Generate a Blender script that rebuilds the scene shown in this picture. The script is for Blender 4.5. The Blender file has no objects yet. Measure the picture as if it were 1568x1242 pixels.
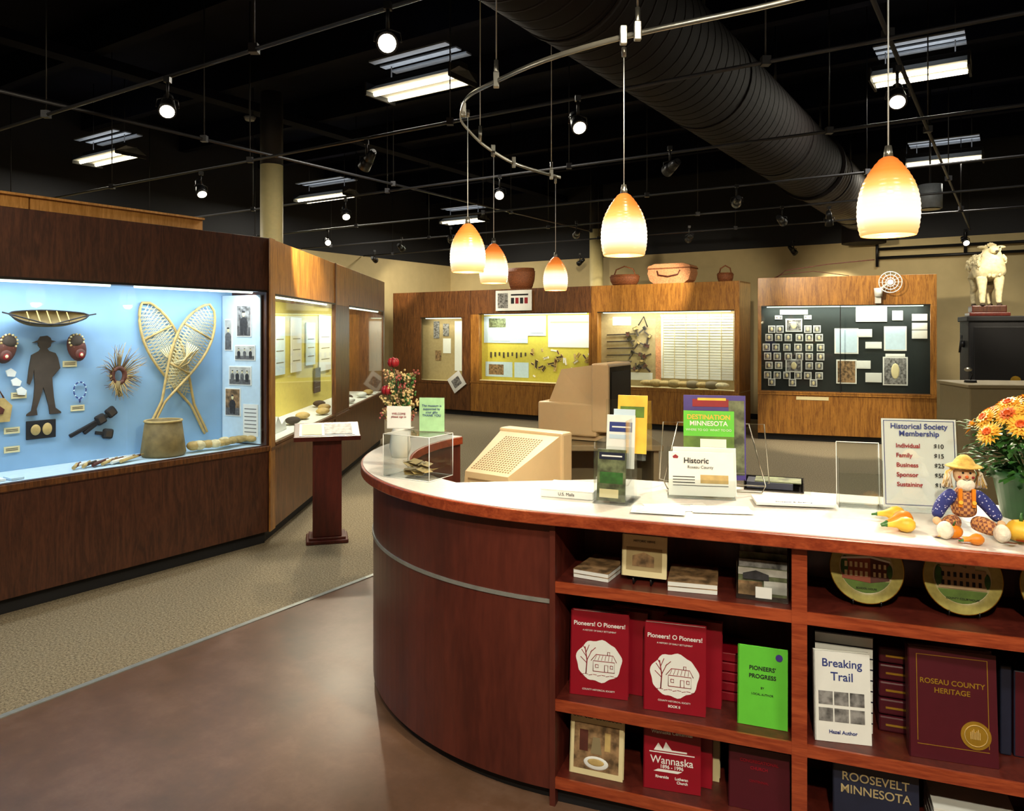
import bpy, bmesh, math, random
from mathutils import Vector, Matrix
random.seed(7)
D=bpy.data; S=bpy.context.scene
R=math.radians
# ------------------------------------------------------------------ helpers
def link(o): S.collection.objects.link(o)
def group(name, loc=(0,0,0), rz=0, rx=0, ry=0, parent=None):
    e=D.objects.new(name,None); e.location=loc; e.rotation_euler=(rx,ry,rz); e.empty_display_size=.05
    link(e)
    if parent: e.parent=parent
    return e
def hx(h):
    h=h.lstrip('#'); v=[int(h[i:i+2],16)/255 for i in (0,2,4)]
    return tuple([(c/12.92 if c<=.04045 else ((c+.055)/1.055)**2.4) for c in v])
def nm(name):
    m=D.materials.new(name); m.use_nodes=True; nt=m.node_tree
    b=nt.nodes['Principled BSDF']; return m,nt,b
def mat(name,col,rough=.5,metal=0,var=.12,scale=25,bump=0,emit=0,ecol=None,spec=None,coat=0,contrast=None):
    m,nt,b=nm(name); c=hx(col) if isinstance(col,str) else col
    tc=nt.nodes.new('ShaderNodeTexCoord'); n=nt.nodes.new('ShaderNodeTexNoise')
    n.inputs['Scale'].default_value=scale; n.inputs['Detail'].default_value=4
    nt.links.new(tc.outputs['Object'],n.inputs['Vector'])
    r=nt.nodes.new('ShaderNodeValToRGB'); e=r.color_ramp.elements
    e[0].position=.3; e[1].position=.7
    if contrast: e[0].position,e[1].position=contrast
    e[0].color=(*[x*(1-var) for x in c],1); e[1].color=(*[min(1,x*(1+var)) for x in c],1)
    nt.links.new(n.outputs['Fac'],r.inputs['Fac']); nt.links.new(r.outputs['Color'],b.inputs['Base Color'])
    b.inputs['Roughness'].default_value=rough; b.inputs['Metallic'].default_value=metal
    if spec is not None: b.inputs['Specular IOR Level'].default_value=spec
    if coat: b.inputs['Coat Weight'].default_value=coat; b.inputs['Coat Roughness'].default_value=.15
    if emit:
        b.inputs['Emission Color'].default_value=(*(hx(ecol) if ecol else c),1); b.inputs['Emission Strength'].default_value=emit
    if bump:
        bp=nt.nodes.new('ShaderNodeBump'); bp.inputs['Strength'].default_value=bump; bp.inputs['Distance'].default_value=.01
        nt.links.new(n.outputs['Fac'],bp.inputs['Height']); nt.links.new(bp.outputs['Normal'],b.inputs['Normal'])
    return m
def wood(name,c1,c2,rough=.4,sc=(9,9,.9),dist=1.6,coat=.0,ns=3.0):
    m,nt,b=nm(name)
    tc=nt.nodes.new('ShaderNodeTexCoord'); mp=nt.nodes.new('ShaderNodeMapping'); mp.inputs['Scale'].default_value=sc
    nt.links.new(tc.outputs['Object'],mp.inputs['Vector'])
    n=nt.nodes.new('ShaderNodeTexNoise'); n.inputs['Scale'].default_value=ns; n.inputs['Detail'].default_value=6; n.inputs['Distortion'].default_value=dist
    nt.links.new(mp.outputs['Vector'],n.inputs['Vector'])
    n2=nt.nodes.new('ShaderNodeTexNoise'); n2.inputs['Scale'].default_value=ns*9; n2.inputs['Detail'].default_value=3
    nt.links.new(mp.outputs['Vector'],n2.inputs['Vector'])
    mx=nt.nodes.new('ShaderNodeMath'); mx.operation='MULTIPLY_ADD'; mx.inputs[1].default_value=.35
    nt.links.new(n2.outputs['Fac'],mx.inputs[0])
    m2=nt.nodes.new('ShaderNodeMath'); m2.operation='MULTIPLY'; m2.inputs[1].default_value=.7
    nt.links.new(n.outputs['Fac'],m2.inputs[0]); nt.links.new(m2.outputs[0],mx.inputs[2])
    r=nt.nodes.new('ShaderNodeValToRGB'); e=r.color_ramp.elements
    e[0].position=.40; e[1].position=.66; e[0].color=(*hx(c1),1); e[1].color=(*hx(c2),1)
    nt.links.new(mx.outputs[0],r.inputs['Fac']); nt.links.new(r.outputs['Color'],b.inputs['Base Color'])
    b.inputs['Roughness'].default_value=rough
    if coat: b.inputs['Coat Weight'].default_value=coat; b.inputs['Coat Roughness'].default_value=.2
    return m
def emitmat(name,col,s):
    m,nt,b=nm(name); b.inputs['Base Color'].default_value=(*hx(col),1)
    b.inputs['Emission Color'].default_value=(*hx(col),1); b.inputs['Emission Strength'].default_value=s; return m
def glassmat(name,tint=(1,1,1),k1=.6,k0=.03,pw=4):
    m=D.materials.new(name); m.use_nodes=True; nt=m.node_tree; nt.nodes.clear()
    o=nt.nodes.new('ShaderNodeOutputMaterial'); t=nt.nodes.new('ShaderNodeBsdfTransparent'); g=nt.nodes.new('ShaderNodeBsdfGlossy')
    t.inputs['Color'].default_value=(*tint,1); g.inputs['Roughness'].default_value=.03
    f=nt.nodes.new('ShaderNodeLayerWeight'); f.inputs['Blend'].default_value=.5
    p=nt.nodes.new('ShaderNodeMath'); p.operation='POWER'; p.inputs[1].default_value=pw; nt.links.new(f.outputs['Facing'],p.inputs[0])
    k=nt.nodes.new('ShaderNodeMath'); k.operation='MULTIPLY_ADD'; k.inputs[1].default_value=k1; k.inputs[2].default_value=k0; nt.links.new(p.outputs[0],k.inputs[0])
    x=nt.nodes.new('ShaderNodeMixShader'); nt.links.new(k.outputs[0],x.inputs[0]); nt.links.new(t.outputs[0],x.inputs[1]); nt.links.new(g.outputs[0],x.inputs[2])
    nt.links.new(x.outputs[0],o.inputs[0]); return m

class MB:
    def __init__(s): s.bm=bmesh.new(); s.mats=[]
    def mi(s,m):
        if m not in s.mats: s.mats.append(m)
        return s.mats.index(m)
    def tag(s,verts,m,smooth=False):
        i=s.mi(m); fs=set()
        for v in verts:
            for f in v.link_faces: fs.add(f)
        for f in fs: f.material_index=i; f.smooth=smooth
    def box(s,x0,x1,y0,y1,z0,z1,m,M=None,bev=0):
        r=bmesh.ops.create_cube(s.bm,size=1); vs=r['verts']
        for v in vs:
            v.co=Vector(((x0+x1)/2+v.co.x*(x1-x0),(y0+y1)/2+v.co.y*(y1-y0),(z0+z1)/2+v.co.z*(z1-z0)))
            if M: v.co=M@v.co
        s.tag(vs,m)
        if bev:
            es={e for v in vs for e in v.link_edges}
            bmesh.ops.bevel(s.bm,geom=list(es),offset=bev,segments=2,affect='EDGES',profile=.5)
        return s
    def cyl(s,p0,p1,r0,r1,m,n=16,smooth=True):
        p0=Vector(p0);p1=Vector(p1); d=p1-p0
        r=bmesh.ops.create_cone(s.bm,cap_ends=True,segments=n,radius1=max(r0,1e-5),radius2=max(r1,1e-5),depth=d.length)
        q=d.to_track_quat('Z','Y').to_matrix().to_4x4(); T=Matrix.Translation((p0+p1)/2)@q
        for v in r['verts']: v.co=T@v.co
        s.tag(r['verts'],m,smooth)
        for f in {f for v in r['verts'] for f in v.link_faces}:
            if len(f.verts)>4: f.smooth=False
        return s
    def sph(s,c,r,m,M=None,seg=16,rings=10):
        if not isinstance(r,(tuple,list)): r=(r,r,r)
        q=bmesh.ops.create_uvsphere(s.bm,u_segments=seg,v_segments=rings,radius=1)
        for v in q['verts']:
            p=Vector((v.co.x*r[0],v.co.y*r[1],v.co.z*r[2]))
            if M: p=M@p
            v.co=p+Vector(c)
        s.tag(q['verts'],m,True); return s
    def lathe(s,prof,m,c=(0,0,0),n=32,sx=1,sy=1,smooth=True,mfun=None):
        rings=[]
        for (r,z) in prof:
            rings.append([s.bm.verts.new((c[0]+sx*r*math.cos(2*math.pi*i/n),c[1]+sy*r*math.sin(2*math.pi*i/n),c[2]+z)) for i in range(n)])
        for a in range(len(rings)-1):
            k=s.mi(mfun(a) if mfun else m)
            for i in range(n):
                f=s.bm.faces.new((rings[a][i],rings[a][(i+1)%n],rings[a+1][(i+1)%n],rings[a+1][i])); f.material_index=k; f.smooth=smooth
        return s
    def tube(s,pts,r,m,n=8,closed=False,flat=None):
        pts=[Vector(p) for p in pts]; N=len(pts); rings=[]
        for i,p in enumerate(pts):
            if closed: d=pts[(i+1)%N]-pts[i-1]
            else: d=pts[min(i+1,N-1)]-pts[max(i-1,0)]
            d.normalize(); up=Vector((0,0,1)) if abs(d.z)<.9 else Vector((0,1,0))
            a=d.cross(up).normalized(); b=a.cross(d).normalized()
            rr=r[i] if isinstance(r,(list,tuple)) else r
            ra,rb=(rr,rr) if not flat else flat
            rings.append([s.bm.verts.new(p+a*ra*math.cos(2*math.pi*k/n)+b*rb*math.sin(2*math.pi*k/n)) for k in range(n)])
        i0=s.mi(m)
        for a in range(N if closed else N-1):
            A=rings[a];B=rings[(a+1)%N]
            for k in range(n):
                f=s.bm.faces.new((A[k],A[(k+1)%n],B[(k+1)%n],B[k])); f.material_index=i0; f.smooth=True
        if not closed:
            for Rg in (rings[0],rings[-1]):
                f=s.bm.faces.new(Rg); f.material_index=i0
        return s
    def poly(s,pts,m):
        f=s.bm.faces.new([s.bm.verts.new(p) for p in pts]); f.material_index=s.mi(m); return s
    def prism(s,pts,z0,z1,m,axis='z',mside=None,smooth=False):
        def P(a,b,h): return (a,b,h) if axis=='z' else (a,h,b)
        lo=[s.bm.verts.new(P(a,b,z0)) for a,b in pts]; hi=[s.bm.verts.new(P(a,b,z1)) for a,b in pts]
        i=s.mi(m); j=s.mi(mside or m)
        f1=s.bm.faces.new(lo); f2=s.bm.faces.new(hi); f1.material_index=i; f2.material_index=i
        n=len(pts)
        for k in range(n):
            f=s.bm.faces.new((lo[k],lo[(k+1)%n],hi[(k+1)%n],hi[k])); f.material_index=j; f.smooth=smooth
        return s
    def hexa(s,b,t,m):
        vs=[s.bm.verts.new(p) for p in list(b)+list(t)]; i=s.mi(m)
        for q in ((0,1,2,3),(4,5,6,7),(0,1,5,4),(1,2,6,5),(2,3,7,6),(3,0,4,7)):
            f=s.bm.faces.new([vs[k] for k in q]); f.material_index=i
        return s
    def obj(s,name,parent=None,loc=(0,0,0),rot=(0,0,0),bevel=0):
        bmesh.ops.recalc_face_normals(s.bm,faces=s.bm.faces[:])
        me=D.meshes.new(name); s.bm.to_mesh(me); s.bm.free()
        for m in s.mats: me.materials.append(m)
        o=D.objects.new(name,me); o.location=loc; o.rotation_euler=rot; link(o)
        if parent: o.parent=parent
        if bevel:
            b=o.modifiers.new('bevel','BEVEL'); b.width=bevel; b.segments=2; b.limit_method='ANGLE'
        return o
def text(body,parent,loc,size,m,rot=(R(90),0,0),align='CENTER',name='lettering',ext=.0004,sp=1,off=0):
    c=D.curves.new(name,'FONT'); c.body=body; c.size=size; c.extrude=ext; c.align_x=align; c.align_y='CENTER'; c.space_line=sp; c.offset=off
    c.materials.append(m); o=D.objects.new(name,c); o.location=loc; o.rotation_euler=rot; link(o); o.parent=parent; return o
def skin(name,parent,V,E,Rr,m,sub=2,loc=(0,0,0)):
    me=D.meshes.new(name); me.from_pydata(V,E,[]); me.materials.append(m)
    o=D.objects.new(name,me); link(o); o.location=loc
    if parent: o.parent=parent
    k=o.modifiers.new('skin','SKIN'); k.use_smooth_shade=True
    if not me.skin_vertices: return o
    d=me.skin_vertices[0].data
    for i,r in enumerate(Rr):
        d[i].radius=(r,r) if not isinstance(r,tuple) else r
    d[0].use_root=True
    sb=o.modifiers.new('sub','SUBSURF'); sb.levels=sub; sb.render_levels=sub
    return o
def light(kind,name,parent,loc,energy,col=(1,1,1),size=.1,sizey=None,target=None,angle=60,blend=.5,rot=None):
    l=D.lights.new(name,kind); l.energy=energy; l.color=col
    if kind=='AREA':
        l.size=size
        if sizey: l.shape='RECTANGLE'; l.size_y=sizey
    elif kind=='SPOT': l.spot_size=R(angle); l.spot_blend=blend; l.shadow_soft_size=size
    else: l.shadow_soft_size=size
    o=D.objects.new(name,l); o.location=loc; link(o)
    if parent: o.parent=parent
    if rot: o.rotation_euler=rot
    if target is not None:
        o.rotation_euler=(Vector(target)-Vector(loc)).to_track_quat('-Z','Y').to_euler()
    return o
# ------------------------------------------------------------------ materials
W_case=wood('oak_case','#44240f','#764a24',.38,coat=.1)
W_caseD=wood('oak_case_dim','#351a10','#55301f',.4,sc=(7,7,.9),dist=2.2,coat=.1)  # darker copy of the case oak; weaker light put into the colour
W_caseB=wood('oak_case_lit','#7a4c1c','#b47c34',.4,coat=.1)  # golden copy of the case oak; spotlit look put into the colour
W_light=wood('plywood_light','#a87430','#cc9450',.5)
W_cherry=wood('cherry_panel','#4a201a','#622c22',.34,sc=(3,3,.6),dist=.8,coat=.1,ns=2)
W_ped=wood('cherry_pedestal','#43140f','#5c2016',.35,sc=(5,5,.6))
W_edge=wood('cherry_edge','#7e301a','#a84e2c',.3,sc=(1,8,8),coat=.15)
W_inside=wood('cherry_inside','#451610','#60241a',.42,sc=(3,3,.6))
Black=mat('black_paint','#0b0b10',.7,var=.2)
BlackMetal=mat('black_metal','#141417',.4,metal=.2)
RailM=mat('rail_grey_metal','#2c2c30',.5,metal=.3)
Ceil=mat('ceiling_black','#080a16',.9,var=.3,scale=3,spec=.1)
DuctM=mat('duct_dark_brown','#151010',.8,var=.1,scale=4,spec=.12)
DuctG=mat('duct_grey_metal','#433d37',.6,metal=.1,var=.1,scale=4,spec=.3)
WallM=mat('wall_beige','#c0ae80',.8,var=.04,scale=6)
ColM=mat('column_cream','#e4d49a',.5,var=.03)
Steel=mat('satin_steel','#a8a498',.28,metal=.9,var=.05)
Strip=mat('strip_metal','#a4a8a4',.35,metal=.5)
White=mat('white_paper','#e6e9e6',.6,var=.02)
Cream=mat('cream_card','#e0d4a6',.6,var=.03)
Lam=mat('laminate_top','#dcdad6',.25,var=.05,scale=60)
Beige=mat('computer_beige','#c8b28a',.45,var=.02)
BeigeD=mat('computer_vent','#836e4c',.6)
Grey=mat('plain_grey','#6d7278',.5)
Dark=mat('dark_screen','#191412',.2)
Ink=mat('ink_black','#15151a',.7)
InkB=mat('ink_blue','#28387e',.6)
Gold=mat('gold_foil','#c9a13a',.35,metal=.7)
Blue=mat('backdrop_blue','#88b0d6',.8,var=.05,scale=8)
Yell=mat('backdrop_yellow','#c8ba60',.8,var=.08)
YellD=mat('backdrop_lime_yellow','#cdc04c',.8,var=.06)
Cork=mat('backdrop_tan','#a8966c',.8,var=.08)
DkGreen=mat('backdrop_green_black','#131e1d',.8)
PaleBlue=mat('panel_pale_blue','#c0d8ea',.7,var=.05)
PhotoM=mat('photo_print','#767676',.5,var=.7,scale=30,contrast=(.36,.62))
PhotoS=mat('photo_sepia','#84694a',.5,var=.6,scale=28,contrast=(.36,.62))
PhotoG=mat('photo_colour_print','#5c6448',.45,var=.6,scale=25,contrast=(.36,.62))
PhMid=mat('photo_mid_grey','#5c5c5e',.6,var=.4,scale=60)
PhDark=mat('photo_dark_grey','#2c2c30',.6,var=.4,scale=60)
Red=mat('cover_red','#8c0a20',.35,var=.05)
Maroon=mat('cover_maroon','#4a0e1c',.4,var=.06)
Green=mat('cover_green','#62c83a',.45,var=.04)
Navy=mat('cover_navy','#1d2338',.4)
Purple=mat('cover_purple','#43348a',.4)
Tan=mat('partition_tan','#8a7c5c',.6,var=.04)
Fur=mat('fur_white','#dcd0a8',.9,var=.25,scale=30,bump=.6)
FurTan=mat('fur_tan','#b09a66',.9,var=.2,scale=30,bump=.5)
Basket=mat('basket_weave','#7a4422',.7,var=.4,scale=60,bump=.5)
BasketR=mat('basket_pink','#c88a60',.7,var=.25,scale=50,bump=.4)
Bark=mat('birch_bark','#7a6840',.7,var=.3,scale=15)
Raw=mat('rawhide','#bfa468',.6,var=.2)
Brown=mat('brown_felt','#3e342c',.8)
Leather=mat('leather','#54281e',.6,var=.3)
Leaf=mat('leaf_green','#2f6026',.5,var=.4,scale=30)
PotG=mat('pot_green','#2a5832',.35)
PetY=mat('petal_yellow','#f0bc44',.5,var=.12)
PetO=mat('petal_orange','#d8642a',.5,var=.2)
PumpO=mat('pumpkin_orange','#e08418',.45,var=.15)
PumpY=mat('gourd_yellow','#e6b83a',.45,var=.15)
Rose=mat('rose_red','#8a0c1c',.5)
PlateSky=mat('plate_sky','#b8ae84',.25,var=.12,scale=20); PlateB=mat('plate_rim_olive','#a39a58',.25,var=.25,scale=30); Brick=mat('brick_print','#8e4630',.5); Sandst=mat('stone_print','#a8906c',.5); Grass=mat('grass_print','#5a7a2c',.5,var=.3)
Glass=glassmat('case_glass',(.98,1,.985),.45,.02,4)
Acry=glassmat('acrylic',(.95,.97,.97),.55,.06,2.5)
def carpet():
    m,nt,b=nm('carpet_speckled'); tc=nt.nodes.new('ShaderNodeTexCoord')
    n=nt.nodes.new('ShaderNodeTexNoise'); n.inputs['Scale'].default_value=85; n.inputs['Detail'].default_value=6; n.inputs['Roughness'].default_value=.85
    nt.links.new(tc.outputs['Object'],n.inputs['Vector'])
    r=nt.nodes.new('ShaderNodeValToRGB'); e=r.color_ramp.elements; e[0].position=.38; e[1].position=.62
    e[0].color=(*hx('#52483a'),1); e[1].color=(*hx('#b0a286'),1)
    nt.links.new(n.outputs['Fac'],r.inputs['Fac']); nt.links.new(r.outputs['Color'],b.inputs['Base Color'])
    bp=nt.nodes.new('ShaderNodeBump'); bp.inputs['Strength'].default_value=.35; nt.links.new(n.outputs['Fac'],bp.inputs['Height']); nt.links.new(bp.outputs['Normal'],b.inputs['Normal'])
    b.inputs['Roughness'].default_value=1; b.inputs['Specular IOR Level'].default_value=.1
    return m
def concrete():
    m,nt,b=nm('stained_concrete'); tc=nt.nodes.new('ShaderNodeTexCoord')
    n=nt.nodes.new('ShaderNodeTexNoise'); n.inputs['Scale'].default_value=2.6; n.inputs['Detail'].default_value=10; n.inputs['Roughness'].default_value=.72
    nt.links.new(tc.outputs['Object'],n.inputs['Vector'])
    r=nt.nodes.new('ShaderNodeValToRGB'); e=r.color_ramp.elements; e[0].position=.28; e[1].position=.72
    e[0].color=(*hx('#574130'),1); e[1].color=(*hx('#7e6252'),1)
    k=e.new(.5); k.color=(*hx('#6a4e3c'),1)
    nt.links.new(n.outputs['Fac'],r.inputs['Fac']); nt.links.new(r.outputs['Color'],b.inputs['Base Color'])
    r2=nt.nodes.new('ShaderNodeMapRange'); r2.inputs['To Min'].default_value=.24; r2.inputs['To Max'].default_value=.44
    nt.links.new(n.outputs['Fac'],r2.inputs['Value']); nt.links.new(r2.outputs[0],b.inputs['Roughness'])
    b.inputs['Specular IOR Level'].default_value=.35
    return m
CarpetM=carpet(); ConcM=concrete()
def shade():
    m,nt,b=nm('pendant_amber_glass'); tc=nt.nodes.new('ShaderNodeTexCoord'); sp=nt.nodes.new('ShaderNodeSeparateXYZ')
    nt.links.new(tc.outputs['Object'],sp.inputs[0]); mr=nt.nodes.new('ShaderNodeMapRange'); mr.inputs['From Max'].default_value=.21
    nt.links.new(sp.outputs['Z'],mr.inputs['Value'])
    r=nt.nodes.new('ShaderNodeValToRGB'); e=r.color_ramp.elements
    e[0].position=0; e[0].color=(.8,.38,.12,1); e[1].position=1; e[1].color=(.30,.045,.005,1)
    for p,c in ((.09,(.95,.58,.26,1)),(.20,(1,.95,.78,1)),(.45,(1,.92,.70,1)),(.60,(.95,.48,.13,1)),(.78,(.60,.15,.02,1))):
        k=e.new(p); k.color=c
    nt.links.new(mr.outputs[0],r.inputs['Fac']); nt.links.new(r.outputs['Color'],b.inputs['Emission Color']); b.inputs['Emission Strength'].default_value=1.3
    w=nt.nodes.new('ShaderNodeTexWave'); w.bands_direction='Z'; w.inputs['Scale'].default_value=28; w.inputs['Distortion'].default_value=1.5
    nt.links.new(tc.outputs['Object'],w.inputs['Vector'])
    bp=nt.nodes.new('ShaderNodeBump'); bp.inputs['Strength'].default_value=.4; nt.links.new(w.outputs['Fac'],bp.inputs['Height']); nt.links.new(bp.outputs['Normal'],b.inputs['Normal'])
    b.inputs['Base Color'].default_value=(.5,.15,.03,1); b.inputs['Roughness'].default_value=.25
    return m
ShadeM=shade(); BulbM=emitmat('bulb_warm','#fff0c8',20); TubeM=emitmat('fluorescent_tube','#fff2cc',9); CanM=emitmat('spot_lamp_face','#fff0d0',14)
CaseTube=emitmat('case_tube','#e8ffe8',3)
# ------------------------------------------------------------------ frames
C0=Vector((-1.47,18.2,0)); e1=Vector((.835,-.55,0)); e2=Vector((.55,.835,0)); RZ1=math.atan2(-.55,.835)
def rm(name,boxes,bevel=0):
    m=MB()
    for b in boxes: m.box(*b)
    return m.obj(name,loc=C0,rot=(0,0,RZ1),bevel=bevel)
rm('floor',[(0,7.63,-20,0,-.1,0,CarpetM),(7.63,17,-10.3,0,-.1,0,CarpetM),(7.63,17,-20,-10.3,-.1,0,ConcM)])
rm('trim_1',[(7.614,7.646,-20,-10.3,0,.005,Strip)])
rm('trim_2',[(7.615,17,-10.315,-10.285,0,.006,Strip)])
rm('wall_back',[(-.1,17.1,0,.1,0,3.2,WallM),(-.1,17.1,0,.1,3.2,4.9,Black)])
rm('wall_left',[(-.1,0,-20,0,0,3.2,WallM),(-.1,0,-20,0,3.2,4.9,Black)])
rm('wall_right',[(17,17.1,-20,0,0,3.2,WallM),(17,17.1,-20,0,3.2,4.9,Black)])
rm('wall_front',[(-.1,17.1,-20.1,-20,0,3.2,WallM),(-.1,17.1,-20.1,-20,3.2,4.9,Black)])
bx=[(-.1,17.1,-20.1,.1,4.9,5.0,Ceil)]
for i in range(13): bx.append((0,17,-19.5+i*1.55,-19.5+i*1.55+.12,4.55,4.9,Ceil))
for i in range(3): bx.append((3+i*5.5,3.2+i*5.5,-20,0,4.45,4.56,Ceil))
rm('ceiling',bx)
rm('baseboard_back',[(0,17,-.02,0,0,.1,Black)]); rm('baseboard_left',[(0,.02,-20,-.02,0,.1,Black)])
def column(x,y):
    m=MB(); m.cyl((0,0,0),(0,0,3.6),.13,.13,ColM,28); m.cyl((0,0,3.6),(0,0,4.45),.13,.13,Black,28); m.cyl((0,0,0),(0,0,.12),.15,.15,Black,28)
    m.obj('round_column',loc=(x,y,0))
column(-2.83,8.95); column(1.62,14.6)
# duct
dj=Vector((3.62,9.24,3.65)); p0=dj-e2*12.5; p1=dj+e2*3.7
m=MB(); m.cyl(p0,dj,.38,.38,DuctM,40); m.cyl(dj,p1,.375,.375,DuctG,40)
L=(p1-p0).length; n=int(L/.14); dd=(p1-p0).normalized()
for i in range(n):
    q=p0+dd*(i*.14); rr=.3812 if (q-dj).dot(dd)<-.02 else .378
    m.cyl(q,q+dd*.02,rr,rr,DuctM if (q-dj).dot(dd)<-.02 else DuctG,40)
m.cyl(dj-dd*.04,dj+dd*.04,.41,.41,DuctM,40)
arc=[p1+dd*(.3*math.sin(a))+Vector((0,0,-.3*(1-math.cos(a)))) for a in [k*math.pi/12 for k in range(7)]]
m.tube(arc+[arc[-1]+Vector((0,0,-.25))],.34,DuctM,24)
for k in range(-4,2):
    q=dj+dd*k*2.2+dd*.6; m.cyl(q+Vector((0,0,.38)),q+Vector((0,0,1.25)),.012,.012,BlackMetal,6)
    m.cyl(q-dd*.02,q+dd*.02,.387,.387,DuctM,36)
m.obj('ventilation_duct')
def rail(name,pt,z=3.2,a0=None,a1=None,d=e1):
    p=Vector((pt[0],pt[1],z)); a=(p-C0).dot(e1)
    if d is e1: lo,hi=(-a+.05 if a0 is None else a0),(17-a-.05 if a1 is None else a1)
    else: lo,hi=a0,a1
    m=MB(); m.cyl(p+d*lo,p+d*hi,.013,.013,RailM,8)
    x=lo+.8
    while x<hi:
        q=p+d*x; m.cyl(q,q+Vector((0,0,4.9-z)),.005,.005,BlackMetal,6); m.box(q.x-.025,q.x+.025,q.y-.025,q.y+.025,z-.02,z+.03,RailM); x+=2.3
    m.obj(name)
rail('lighting_rail',(-2.08,4.62)); rail('lighting_rail',(-1.17,6.11)); rail('lighting_rail',(-1.92,8.78)); rail('lighting_rail',(2.35,8.15)); rail('lighting_rail',(3.31,9.52)); rail('lighting_rail',(2.58,11.97))
rail('lighting_rail',(2.23,4.4),3.235,-3.5,9.0,e2); rail('lighting_rail',(-2.6,6.2),3.235,-3,7,e2); rail('lighting_rail',(4.4,5.0),3.235,-3,7.5,e2)
def head(x,y,tgt,power=0,z=3.0,on=True,angle=50,col=(1,.86,.62),st=.185):
    g=group('track_spotlight',(x,y,z)); m=MB()
    m.cyl((0,0,.05),(0,0,st-.005),.009,.009,BlackMetal,8); m.box(-.018,.018,-.018,.018,st-.035,st,BlackMetal)
    m.obj('stem',g)
    d=(Vector(tgt)-Vector((x,y,z))).normalized()
    m=MB(); a=-d*.13; b=d*.05
    m.cyl(a,d*-.04,.028,.042,BlackMetal,20); m.cyl(d*-.04,b,.042,.052,BlackMetal,20); m.cyl(a-d*.01,a,.02,.02,BlackMetal,12)
    m.cyl(b,b+d*.003,.041,.041,CanM if on else Dark,20)
    s=d.cross(Vector((0,0,1))).normalized()
    m.tube([s*.062,s*.058+Vector((0,0,.045)),Vector((0,0,.062)),-s*.058+Vector((0,0,.045)),-s*.062],.005,BlackMetal,6)
    m.obj('lamp_can',g)
    if power:
        light('SPOT','spot_beam',g,tuple(d*.065),power,col,.05,target=tuple(d*3),angle=angle,blend=.6)
head(-.58,3.55,(-.3,.6,1.5),0); head(-2.08,4.59,(-1.3,2.6,1.0),0)
head(-2.99,7.31,(-1.5,5.6,0),800,angle=38); head(-1.17,6.11,(-1.87,6.9,2.25),480,angle=42); head(.43,4.96,(.9,2.7,.9),480,angle=55)
head(-.12,7.48,(-.4,3.6,1.0),180,angle=40); head(-1.92,8.78,(-.9,6.2,0),240); head(-2.79,11.5,(-.5,6,.5),0)
head(2.23,4.4,(1.3,2.5,1.0),560,angle=50); head(2.35,7.95,(3.0,12,2.3),420,angle=36); head(1.31,6.31,(0,10,2),0,on=False)
head(3.31,9.32,(4.9,11.2,2.3),300); head(4.78,12.9,(6,13.5,2),260); head(6.84,11.47,(6.4,9.2,1.5),260)
head(2.58,11.07,(2.3,12.9,2.2),260); head(-1.8,12.4,(-1.0,15,2),260); head(1.34,15.0,(0,16.9,2),0); head(-2.6,14.4,(-2.0,17,2.4),160)
head(.9,10.6,(.7,13.7,2.3),300); head(-.9,11.2,(-.8,14.8,2.2),180)
head(.5,1.9,(-1.6,4.4,0),260,angle=55,st=1.9); head(.1,-.6,(.9,2.4,.5),330,angle=60,st=1.9)
head(5.0,7.3,(5.9,8.8,1.9),220); head(3.9,9.35,(4.7,10.9,0),320,angle=45); head(-2.5,2.5,(-3.0,5.35,2.35),110,angle=60,st=1.9)  # last head is an added lamp, out of view, brightening the left case top
def fluo(x,y,z=3.9,ln=1.2,P=70,up=True):
    g=group('fluorescent_fixture',(x,y,z),RZ1); m=MB(); h=ln/2
    m.box(-h,h,-.06,.06,.05,.11,Black,bev=.004)
    m.hexa([(-h,-.2,-.02),(h,-.2,-.02),(h,.2,-.02),(-h,.2,-.02)],[(-h,-.07,.06),(h,-.07,.06),(h,.07,.06),(-h,.07,.06)],White)
    for q in (-.1,.1): m.cyl((-h+.03,q,-.035),(h-.03,q,-.035),.018,.018,TubeM,10)
    for q in (-h,h-.02): m.box(q,q+.02,-.2,.2,-.06,.06,Black)
    for q in (-h*.7,h*.7): m.cyl((q,0,.1),(q,0,1.0),.006,.006,BlackMetal,6)
    if up:
        for k in range(3): m.box(-h*.9,h*.9,-.20+.15*k,-.12+.15*k,.235,.25,Grey)  # added slats stand in for the bright uplight patch above the fixture
    m.obj('fixture_body',g)
    light('AREA','fluorescent_glow',g,(0,0,-.07),P,(1,.94,.80),ln,.3,rot=(0,0,0))
    light('AREA','fluorescent_uplight',g,(0,0,.13),2,(.9,.95,1),ln,.2,rot=(math.pi,0,0))
fluo(-.84,6.95,ln=1.0,P=70); fluo(-5.2,9.8,ln=1.05,P=50); fluo(-3.1,12.7,P=70); fluo(-.97,15.4,ln=1.0,P=60); fluo(3.7,6.9,ln=.8,z=4.0,P=70); fluo(5.68,10.0,ln=.9,P=75)
fluo(-1.2,.2,P=60); fluo(1.6,-.8,P=80); fluo(-4.8,3.2,P=35); fluo(5.2,2.0,P=40)
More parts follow.
